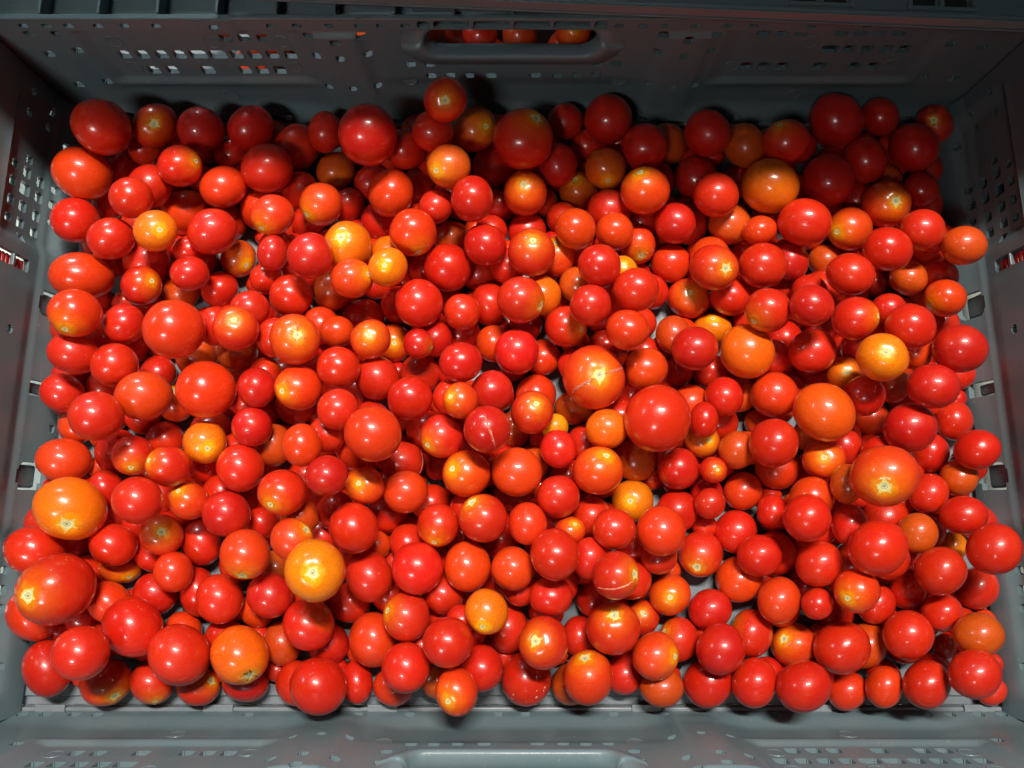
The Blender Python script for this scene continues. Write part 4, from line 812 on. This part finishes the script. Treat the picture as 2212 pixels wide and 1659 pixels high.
# ------------------------------------------------------------------ crate
YF, YB, XW = -0.1165, 0.2585, 0.286     # inner faces of the crate
VT = 0.0985                              # height of the rim
mm = 0.001
def panel_mesh(name, u0, u1, v0, v1, holes, inner, thick, res=5.0, vres=3.0):
    """moulded sheet with real holes; x = along, y = outward, z = up (mm in, m out)"""
    gu = set(np.round(np.arange(u0, u1 + .01, res), 2)); gv = set(np.round(np.arange(v0, v1 + .01, vres), 2)); us = {u0, u1}; vs_ = {v0, v1}
    H = []
    for (u, v, w_, h) in holes:
        c = min(4.0 if min(w_, h) > 14 and w_ < 30 else 1.1, w_ * .28, h * .28); a = round(u - w_ / 2, 2); b = round(u + w_ / 2, 2); p = round(v - h / 2, 2); q = round(v + h / 2, 2)
        H.append((a, b, p, q, c)); us |= {a, round(a + c, 2), round(b - c, 2), b}; vs_ |= {p, round(p + c, 2), round(q - c, 2), q}
    for (a, b, p, q, c) in H:                     # keep the even grid out of the rounded corners
        gu = {x for x in gu if not (a - .3 < x < a + c + .3 or b - c - .3 < x < b + .3)}; gv = {x for x in gv if not (p - .3 < x < p + c + .3 or q - c - .3 < x < q + .3)}
    us |= gu; vs_ |= gv
    us = sorted(us); vs_ = sorted(vs_); nu, nv = len(us), len(vs_)
    grid = [[0] * nv for _ in range(nu)]          # 0 solid, 1 empty, 2.. corner triangles
    import bisect
    for (a, b, p, q, c) in H:
        i0 = bisect.bisect_left(us, a); i1 = bisect.bisect_left(us, b); j0 = bisect.bisect_left(vs_, p); j1 = bisect.bisect_left(vs_, q)
        ia = bisect.bisect_left(us, round(a + c, 2)); ib = bisect.bisect_left(us, round(b - c, 2)); ja = bisect.bisect_left(vs_, round(p + c, 2)); jb = bisect.bisect_left(vs_, round(q - c, 2))
        for i in range(i0, i1):
            for j in range(j0, j1): grid[i][j] = 1
        for (ic, jc, su, sv_, code) in ((i0, j0, 1, 1, 2), (i1, j0, -1, 1, 3), (i0, j1, 1, -1, 4), (i1, j1, -1, -1, 5)):
            n1 = ia - i0 if su > 0 else i1 - ib; n2 = ja - j0 if sv_ > 0 else j1 - jb
            if n1 == 1 and n2 == 1: grid[ic if su > 0 else ic - 1][jc if sv_ > 0 else jc - 1] = code; continue
            for k1 in range(n1):
                for k2 in range(n2):
                    i = ic + k1 if su > 0 else ic - 1 - k1; j = jc + k2 if sv_ > 0 else jc - 1 - k2
                    du = abs((us[i] + us[i + 1]) / 2 - us[ic]); dv = abs((vs_[j] + vs_[j + 1]) / 2 - vs_[jc])
                    if du + dv < c * 0.95: grid[i][j] = 0
                    if abs(du + dv - c) < c * 0.30 and n1 == n2: grid[i][j] = code
    V = []; idx = {}
    F = []
    def vid(i, j):
        k = (i, j)
        if k not in idx: idx[k] = len(V); V.append((us[i], -inner(us[i], vs_[j]), vs_[j]))
        return idx[k]
    for i in range(nu - 1):
        for j in range(nv - 1):
            g = grid[i][j]
            if g == 1: continue
            A, B_, C_, D = vid(i, j), vid(i + 1, j), vid(i + 1, j + 1), vid(i, j + 1)
            if g == 0: F.append((A, B_, C_, D))
            elif g == 2: F.append((A, B_, D))
            elif g == 3: F.append((A, B_, C_))
            elif g == 4: F.append((A, C_, D))
            elif g == 5: F.append((B_, C_, D))
    n = len(V); E = {}
    for f in F:
        for a, b in zip(f, f[1:] + f[:1]): E[(a, b)] = E.get((a, b), 0) + 1
    V2 = [(u, w_ + thick(u, v), v) for (u, w_, v) in V]
    FF = list(F) + [tuple(reversed([x + n for x in f])) for f in F]
    for (a, b) in E:
        if (b, a) not in E: FF.append((b, a, a + n, b + n))
    me = mesh(name, np.array(V + V2) * mm, FF)
    me.polygons.foreach_set('use_smooth', [True] * len(me.polygons)); me.set_sharp_from_angle(angle=R(32)); return me

def long_inner(u, v):
    a = abs(u)
    o = 3.2 * (1 - sstep(v, 2, 20))
    inside = sstep(a, 118, 127) * (1 - sstep(a, 236, 246)) * sstep(v, 40, 46) * (1 - sstep(v, 85, 89))
    o -= 2.6 * inside
    o += 2.4 * sstep(a, 80, 90) * (1 - sstep(a, 106, 118)) * sstep(v, 6, 16) * (1 - sstep(v, 84, 88))
    o -= 2.4 * sstep(a, 112, 135) * (1 - sstep(a, 232, 262)) * sstep(v, 9, 20) * (1 - sstep(v, 33, 43))
    o -= 2.2 * (1 - sstep(a, 58, 88)) * sstep(v, 9, 20) * (1 - sstep(v, 36, 50))
    o += 1.6 * sstep(v, 88.5, 90.0)
    o += 0.9 * sstep(v, 89.0, 89.8) * (1 if (150 < a < 175) else 0)
    return o
def long_thick(u, v): return 3.2
LH = []
for a in (129.7, 139.9, 150.5, 161.0, 172.0, 183.5, 194.4, 205.0, 216.0, 226.5):
    for s in (-1, 1): LH.append((s * a, 65.2 if s < 0 else 69.5, 8.8 if abs(a - 178) < 8 else 6.8, 6.0) if s < 0 or a > 180 else None)
LH = [h for h in LH if h]
for a in (140.3, 151.0, 161.3): LH += [(-a, 79, 6.6, 5.6), (a, 83, 6.6, 5.6)]
for a in (183.8, 194.5, 205.1, 215.8): LH.append((a, 83.5, 7.2, 5.4))
for a in (140.5, 151, 161.5, 184, 205.5, 216.5): LH += [(-a, 51, 7.4 if a == 184 else 6.4, 5.8), (a, 54.5, 7.4 if a == 184 else 6.4, 5.8)]
for a in (98.5, 113.5): LH += [(-a, 40, 4.6, 3.8), (a, 41.5, 4.6, 3.8)]
LH += [(-83, 40.5, 4.8, 4), (84, 42, 4.8, 4), (-113, 85, 5, 3.8), (-98.8, 81, 5, 4), (-112.8, 69, 4.6, 4), (-99.3, 68, 4.6, 4), (-83, 70, 4.8, 4), (-83.5, 84.3, 5, 4), (84, 85.5, 5, 3.6),
       (83.7, 71.5, 4.6, 4), (98.7, 83, 5, 4), (113.4, 86, 5, 3), (113.5, 72.5, 4.6, 4), (99, 70, 4.6, 4)]
LH += [(-267.7, 69, 5, 4), (-248.8, 72, 5, 4), (-268.4, 40.5, 5, 4), (-249.2, 43.5, 5, 4), (-267, 86.0, 5, 3.2), (-252, 86, 5, 3.2),
       (248.6, 77.5, 5.4, 4.2), (268, 75, 5, 4), (250, 48.8, 5, 4), (269.5, 46, 5, 4)]
for a in (7.5, 58, 87, 149, 234.5, 247.5, 264, 277): LH += [(-a, 8.0, 5.0, 3.6), (a, 8.0, 5.0, 3.6)]
for x, y, ww in ((-59.8, 72.1, 5), (-59.9, 60, 5.4), (-49, 59.9, 5.6), (-49, 49.2, 5.2), (-37.5, 49.5, 5.6), (-26, 49.2, 5.8), (-12.8, 49.2, 6.6), (14.2, 49.5, 6.2), (27.3, 49.5, 5.6), (39.4, 49.8, 5.4), (50.9, 49.8, 5), (61.3, 74.4, 5), (50.4, 60.5, 5.8), (61.5, 60.5, 5)):
    LH.append((x, y, ww, 4.2))
for a in (264.4, 252, 239.8, 224, 209.6, 192.5, 161.3, 130.7, 116.7, 98.8, 82.8, 70.9, 58): LH += [(-a, 94.0, 4.8, 3.2), (a, 94.0, 4.8, 3.2)]
LH.append((0, 77.0, 108, 27.6))                       # the opening the handle frame sits in
for a, b in zip((-52, -43.6, -21.6, 0, 21.6, 43.6), (-43.6, -21.6, 0, 21.6, 43.6, 52)): LH.append(((a + b) / 2, 94.6, b - a - 1.8, 5.6))
def dedupe(H, eps=0.21):
    """snap nearly equal hole edges so that no hairline cells appear"""
    return [(round(a * 2) / 2, round(b * 2) / 2, round(c), round(d)) if c > 3 else (a, b, c, d) for a, b, c, d in H]
LH = [(a, b, c * 1.10, d * 1.14) if c < 10 and b < 90 else (a, b, c, d) for a, b, c, d in LH]
LH = dedupe(LH)
LONG = panel_mesh('side_panel', -292, 292, 4.5, 98.5, LH, long_inner, long_thick, 6.0, 3.0)

def ring_mesh(name, loops, closed_end=False):
    n = len(loops[0]); V = [p for l in loops for p in l]; F = []
    for k in range(len(loops) - 1):
        for i in range(n): F.append((k * n + i, k * n + (i + 1) % n, (k + 1) * n + (i + 1) % n, (k + 1) * n + i))
    return mesh(name, np.array(V) * mm, F)
def rrect(cx, cz, hw, hh, r, y, n=6):
    r = min(r, hw, hh); out = []
    for (sx, sz, a0) in ((1, 1, 0), (-1, 1, 90), (-1, -1, 180), (1, -1, 270)):
        for k in range(n + 1):
            a = R(a0 + 90 * k / n); out.append((cx + sx * (hw - r) + r * math.cos(a), y, cz + sz * (hh - r) + r * math.sin(a)))
    return out
# handle frame: a rounded lip that swells inward and a deep opening
def hloop(hw, zb, zt, r, y):
    """opening outline; the lip swells only along its lower part and melts into the rim above"""
    return [(x, y * (1 - sstep(z, 78, 90)) + (1.0 if y > 4 else -0.6 if y < 4 else 0) * sstep(z, 78, 90) * (y if y > 4 else 1), z) for x, y, z in rrect(0, (zb + zt) / 2, hw, (zt - zb) / 2, r, y)]
HF = ring_mesh('handle_frame', [
    hloop(64.5, 59.5, 92.0, 17, 1.0), hloop(62.0, 60.5, 91.8, 17, -0.6), hloop(59.0, 62.6, 91.6, 17, -1.8), hloop(56.5, 65.4, 91.5, 16, -3.2), hloop(54.0, 68.4, 91.4, 15, -4.2),
    hloop(52.0, 70.8, 91.3, 14, -4.7), hloop(50.4, 72.2, 91.2, 13, -4.2), hloop(49.4, 72.6, 91.2, 12.5, -2.9), hloop(48.6, 72.7, 91.1, 12, 0.2), hloop(47.8, 72.4, 91.0, 12, 4.2),
    hloop(49.6, 70.6, 91.0, 12, 5.2), hloop(56, 64, 90.9, 13, 4.4)])

def box(bm, x0, x1, y0, y1, z0, z1, bev=0.0):
    vs = [bm.verts.new((x * mm, y * mm, z * mm)) for x in (x0, x1) for y in (y0, y1) for z in (z0, z1)]
    for f in ((0, 1, 3, 2), (4, 6, 7, 5), (0, 4, 5, 1), (2, 3, 7, 6), (0, 2, 6, 4), (1, 5, 7, 3)): bm.faces.new([vs[i] for i in f])
def boxmesh(name, boxes, bev=0.4):
    bm = bmesh.new()
    for b_ in boxes: box(bm, *b_)
    if bev: bmesh.ops.bevel(bm, geom=list(bm.edges), offset=bev * mm, segments=2, affect='EDGES', profile=0.5)
    bmesh.ops.recalc_face_normals(bm, faces=bm.faces)
    me = bpy.data.meshes.new(name); bm.to_mesh(me); bm.free(); return me
RIM_SHELF = boxmesh('rim_shelf', [(-300, 300, 3.8, 24, 88, 89.5)]); RIM_LIP = boxmesh('rim_lip', [(-302, 302, 24.3, 26.4, 86, 99)])
RIB = boxmesh('rib', [(-0.8, 0.8, 3.6, 24.0, 89.7, 97.6)]); GRIP = boxmesh('rim_pocket_back', [(-54, 54, 9.5, 11.5, 90.8, 98)])
BEAD = boxmesh('rim_bead', [(-285, 285, -1.9, 1.2, 98.0, 99.6)], 0.6)

def end_inner(u, v):
    um = u if u > 71 else 142 - u               # mirrored about the middle of the end wall
    o = 4.5 * (1 - sstep(v, 4, 30)) + 1.2 * (1 - sstep(v, 26, 31))
    o -= 3.4 * sstep(um, 150, 160) * (1 - sstep(um, 236, 248)) * sstep(v, 16, 24) * (1 - sstep(v, 59, 64))
    o += 0.9 * math.exp(-((v - 63.5) / 1.6) ** 2) * sstep(um, 150, 156) * (1 - sstep(um, 240, 250))
    o += 0.9 * math.exp(-((um - 153) / 2.2) ** 2) * sstep(v, 34, 44) * (1 - sstep(v, 60, 66))
    o += 1.0 * (1 - sstep(um, 128, 136)) * sstep(v, 30, 38)
    return o
EH = []
for (u, v, a, b) in ((198, 54.3, 5.4, 5), (206, 44.1, 5.4, 5), (187.4, 54.3, 6, 5), (197.5, 44.3, 6.6, 6), (187, 44.3, 8, 7.6), (197.2, 33.2, 6.6, 6), (196.8, 23, 5.4, 5), (176, 54.2, 6, 5), (176, 44.3, 6.6, 6),
        (186.9, 33.1, 6.6, 6), (186.8, 23.5, 5.6, 5), (165.2, 54.2, 5, 5), (165.4, 44.3, 6.4, 6), (175.2, 33.2, 6.6, 6), (156.5, 44.2, 5, 5), (164.5, 33.2, 6, 5.6), (176, 23, 5, 4.5),
        (234, 49.3, 5, 4), (244, 33.6, 5, 4), (233.8, 33, 5, 4), (246, 52, 4, 4), (228, 20, 4.5, 4)):
    EH += [(u, v, a, b), (142 - u, v, a, b)]
EH += [(123, 17.5, 15.5, 19), (19, 17.5, 15.5, 19), (71, 17.5, 9, 17), (100.3, 46.4, 4.6, 4), (41.7, 46.4, 4.6, 4), (48, 8, 4.6, 3.6), (94, 8, 4.6, 3.6), (141, 56, 7.5, 37), (1, 56, 7.5, 37), (71, 80, 92, 17)]
EH = dedupe(EH)
END = panel_mesh('end_panel', -115, 257, 4.5, 98.5, EH, end_inner, long_thick, 5.0, 3.0)
TONGUE = boxmesh('latch_tongue', [(-6.8, 6.8, 0.2, 3.2, -8.5, 8.5)], 1.45)
LATCH = None
def latch_mesh():
    bm = bmesh.new(); k = 0
    for z in range(38, 76, 3):
        box(bm, -3.2, 3.2, 2.6, 7.5, z, z + 2.2)
    box(bm, -2.4, 2.4, 4.0, 8.5, 37, 77)
    bmesh.ops.bevel(bm, geom=list(bm.edges), offset=0.7 * mm, segments=2, affect='EDGES', profile=0.5); bmesh.ops.recalc_face_normals(bm, faces=bm.faces)
    me = bpy.data.meshes.new('red_latch'); bm.to_mesh(me); bm.free(); return me
LATCH = latch_mesh()
SLOTBAR = boxmesh('slot_bar', [(-3.6, 3.6, -0.6, 1.4, 49.0, 50.6)], 0.3)
END_RIM = boxmesh('end_rim', [(-116, 258, 3.4, 10, 86, 88), (-116, 258, 10.3, 12.4, 84, 99)])
POST = boxmesh('corner_post', [(-3.2, 3.2, 3.6, 8.6, 1, 98)], 0.8)
KNUCKLE = boxmesh('hinge_knuckle', [(-2.4, 2.4, 0.2, 4.2, -5, 5)], 0.8)

def base_mesh():
    holes = []
    rr_ = random.Random(5)
    for ix in range(-8, 9):
        for iy in range(-3, 8):
            u = ix * 32; v = iy * 32 + 6
            if (ix + iy) % 2 == 0: holes.append((u, v, 6, 5))
            elif rr_.random() < 0.5: holes.append((u + 10, v, 5, 5))
    def inn(u, v): return 0.5 * (math.cos(u * 2 * math.pi / 64) > 0.93) + 0.4 * (math.cos((v - 22) * 2 * math.pi / 64) > 0.9)
    me = panel_mesh('base_panel', -285.5, 285.5, -99, 252, holes, inn, lambda u, v: 3.0, 8.0, 8.0)
    co_ = np.empty(len(me.vertices) * 3); me.vertices.foreach_get('co', co_); co_ = co_.reshape(-1, 3)
    me.vertices.foreach_set('co', np.stack([co_[:, 0], co_[:, 2], -co_[:, 1]], 1).ravel()); me.update(); return me
BASE = base_mesh()
GUTTER = boxmesh('gutter_step', [(-285.5, 285.5, -106.2, -99.3, -3, 1.2), (-285.5, 285.5, -111.6, -106.4, -3.2, -1.2), (-285.5, 285.5, -115.8, -111.8, -3, 3.4)], 0.7)
def ring_disc():
    V = []; F = []; m_ = 28
    for k in range(m_):
        a = 2 * math.pi * k / m_
        for r_, y in ((4.9, 0.05), (4.75, -0.28), (4.2, -0.28), (4.05, -0.10)): V.append((r_ * math.cos(a), y, r_ * math.sin(a)))
    for k in range(m_):
        for q in range(3): F.append((k * 4 + q, ((k + 1) % m_) * 4 + q, ((k + 1) % m_) * 4 + q + 1, k * 4 + q + 1))
    F.append(tuple(k * 4 + 3 for k in range(m_)))
    return mesh('mould_mark', np.array(V) * mm, F)
MARK = ring_disc()
TAB = boxmesh('hinge_tab', [(-8.5, 8.5, -116.2, -110.0, 3.6, 4.9)], 0.3)
NOTCH = boxmesh('notch_shade', [(-1.5, 1.5, -115.4, -113.6, 3.5, 3.9)], 0.0)  # thin dark slab, paints the shade of a notch beside each tab

def crate_root(name, label, loc=(0, 0, 0), rot=(0, 0, 0)):
    r = bpy.data.objects.new(name, None); COL.objects.link(r); r.location = loc; r.rotation_euler = rot; r.empty_display_size = 0.05
    tag(r, label, 'crate', 'grey plastic crates'); return r
DARK = plain('painted_slot_shade', (0.012, 0.012, 0.013), 0.6)  # near-black colour standing for shade inside notches and pockets
def fill_crate(root, front=True, back=True):
    b_ = link('base_panel', BASE, root, FLOORP)
    g = link('gutter_step', GUTTER, b_, FLOORP)
    g2 = link('gutter_step', GUTTER, b_, FLOORP); g2.rotation_euler = (0, 0, math.pi); g2.location = (0, (YF + YB), 0)
    for k in (-264, -168, -74, 77, 174, 267):
        for rot in (0, 1):
            t = link('hinge_tab', TAB, b_, FLOORP); t.rotation_euler = (0, 0, math.pi * rot); t.location = (k * mm, (YF + YB) * rot, 0)
            for s in (-10.2, 10.2):
                n_ = link('notch_shade', NOTCH, b_, DARK); n_.rotation_euler = (0, 0, math.pi * rot); n_.location = ((k + s) * mm, (YF + YB) * rot, 0)
    for on, y, rot in ((back, YB, 0), (front, YF, math.pi)):
        if not on: continue
        p = link('side_panel', LONG, root, PLASTIC, True); p.location = (0, y, 0); p.rotation_euler = (0, 0, rot)
        h = link('handle_frame', HF, p, PLASTIC, True)
        link('rim_shelf', RIM_SHELF, p, PLASTIC); link('rim_lip', RIM_LIP, p, PLASTIC); link('rim_pocket_back', GRIP, p, PLASTIC); link('rim_bead', BEAD, p, PLASTIC)
        for u_, v_ in ((-227, 53.5), (-226, 76), (-170.5, 75.5), (-131, 54), (-131, 76), (131, 54), (170, 76), (226, 56), (-63, 44), (66, 44), (-180, 27), (180, 27)):
            mk = link('mould_mark', MARK, p, PLASTIC); mk.location = (u_ * mm, -long_inner(u_, v_) * mm, v_ * mm)
        for k in range(-9, 10):
            rb = link('rib', RIB, p, PLASTIC); rb.location = (k * 31.8 * mm, 0, 0)
    for s in (-1, 1):
        p = link('end_panel', END, root, PLASTIC, True); p.location = (s * XW, 0, 0)
        # local x -> world y, local y (outward) -> world x*s
        p.matrix_local = Matrix(((0, s, 0, s * XW), (1, 0, 0, 0), (0, 0, 1, 0), (0, 0, 0, 1)))
        link('end_rim', END_RIM, p, PLASTIC)
        for u in (141, 1):
            l = link('red_latch', LATCH, p, REDP); l.location = (u * mm, 0, 0)
            sb = link('slot_bar', SLOTBAR, p, PLASTIC); sb.location = (u * mm, 0, 0)
        for u in (123, 19, 71):
            t = link('latch_tongue', TONGUE, p, PLASTIC); t.location = (u * mm, 0, 17.5 * mm)
            if u == 71: t.scale = (0.5, 1, 0.8)
        for u in (-113.6, 255.6):
            ps = link('corner_post', POST, p, PLASTIC); ps.location = (u * mm, 0, 0)
            for z in (18, 40, 62, 84):
                kn = link('hinge_knuckle', KNUCKLE, ps, PLASTIC); kn.location = ((3.2 if u < 0 else -3.2) * mm, 0, z * mm)
crate = crate_root('plastic_crate', 'dark grey perforated plastic crate holding the whole heap of tomatoes')
fill_crate(crate)

# neighbouring crate behind, its near side folded away, its rim lying askew over ours
crate2 = crate_root('plastic_crate', 'dark grey plastic crate behind, with its tomatoes seen through the holes', (-0.02, 0.275 - YF, 0.0), (0, 0, 0))
fill_crate(crate2, front=False)

def beam():
    """rim of the crate stacked askew at the back: lip, top plate and pockets"""
    r = crate_root('plastic_crate', 'dark plastic crate rim lying askew across the far right edge')
    A = Vector((-0.16, 0.2654, 0.1031)); Bv = Vector((0.40, 0.2118, 0.1364)); d = (Bv - A)
    x = d.normalized(); z = Vector((0, 0.0, 1)); y = z.cross(x).normalized(); z = x.cross(y).normalized()
    r.matrix_world = Matrix(((x.x, y.x, z.x, A.x), (x.y, y.y, z.y, A.y), (x.z, y.z, z.z, A.z), (0, 0, 0, 1)))
    L = d.length * 1000
    link('front_lip', boxmesh('front_lip', [(0, L, 0, 2.4, 0, 9.0)], 0.8), r, PLASTIC)
    link('top_plate', boxmesh('top_plate', [(0, L, 2.6, 40, 4.2, 6.4), (L * 0.22, L, 40.2, 330, 4.2, 6.4)], 0.6), r, PLASTIC)  # deep rear part, out of view, added to keep light off the back right
    link('lip_bead', boxmesh('lip_bead', [(0, L, -0.9, -0.05, 7.0, 8.4), (0, L, -0.7, -0.05, 1.2, 2.2)], 0.4), r, PLASTIC)
    link('rear_lip', boxmesh('rear_lip', [(L * 0.22, L, 330.3, 332.5, 0, 16)], 0.6), r, PLASTIC)
    for p0, p1 in ((298, 325), (354, 381)):
        a, b, c = p0, (p0 + p1) / 2, p1
        q = link('pocket_frame', boxmesh('pocket_frame', [(a - 2, c + 2, 3.2, 5.0, 6.6, 9.4), (a - 2, c + 2, 15.5, 17.3, 6.6, 9.4), (a - 2, a, 5.1, 15.4, 6.6, 9.4), (c, c + 2, 5.1, 15.4, 6.6, 9.4), (b - 1, b + 1, 5.1, 15.4, 6.6, 9.4)], 0.5), r, PLASTIC)
        for s0, s1 in ((a + 1, b - 2), (b + 2, c - 1)): link('recess_shade', boxmesh('recess_shade', [(s0, s1, 6.5, 14, 6.45, 6.9)], 0.1), q, DARK)  # raised near-black slabs paint the shade inside each pocket
    return r
beam()

# tomatoes in the crate behind
rr = random.Random(11); rows2 = []; pts = []
for k in range(4000):
    x = rr.uniform(-0.19, 0.20); y = rr.uniform(0.289, 0.385); r_ = rr.uniform(0.0105, 0.0145); z = rr.choice([0.014, 0.036, 0.046]) if y < 0.35 else rr.choice([0.014, 0.03])
    if x > 0.08: z = 0.014
    if all((x - a) ** 2 + (y - b) ** 2 + (z - c) ** 2 > (0.93 * (r_ + q)) ** 2 for a, b, c, q in pts): pts.append((x, y, z, r_))
show = [(-0.0203, 0.2935, 0.0400, 'r', None), (0.0048, 0.2940, 0.0400, 'b', None), (0.0385, 0.2945, 0.0420, 'o', (0, -45, 90))]
for x, y, z, r_ in pts:
    if any((x - a) ** 2 + (y - b) ** 2 + (z - c) ** 2 < (r_ + 0.0108) ** 2 for a, b, c, _, _ in show): continue
    rows2.append([x * 1e4, y * 1e4, z * 1e4, r_ * 1e4, r_ * 1e4, r_ * 1e4, 0, 0, 0, rr.choice('roroO')])
tomato_mass(rows2, 'tomatoes_behind', 'orange-red tomatoes in the crate behind, glimpsed through the wall holes')
for (x, y, z, c, s), lb in zip(show, ('red tomato seen through the left end of the handle slot', 'brownish tomato seen through the middle of the handle slot', 'tomato with yellow scar seen through the right of the handle slot')):
    r_ = 0.0110 * 1e4; row = [x * 1e4, y * 1e4, z * 1e4, r_, r_, r_, 0, 0, 0, c] + ([*s, 's'] if s else [])
    build_tomato(row, lb, 'tomatoes seen through the handle slot')

crate3 = crate_root('plastic_crate', 'dark grey crate standing just outside the right wall, glimpsed through its holes', (0.606, 0.0, 0.0))
fill_crate(crate3)
sh = link('shade_board', boxmesh('shade_board', [(-900, 900, 0, 62, 0, 12), (-70, 900, 62.5, 300, 0, 12)], 1.0), None, PLASTIC); sh.location = (0, 0.2505, 0.240); sh.rotation_euler = (0, 0, -0.055); sh['kind'] = 'structure'  # unseen board, added and cut to throw the shadow on the back rows
g = mesh('ground', [(-4, -4, -0.012), (4, -4, -0.012), (4, 4, -0.012), (-4, 4, -0.012)], [(0, 1, 2, 3)])
go = link('ground', g, None, GROUND); go['kind'] = 'structure'
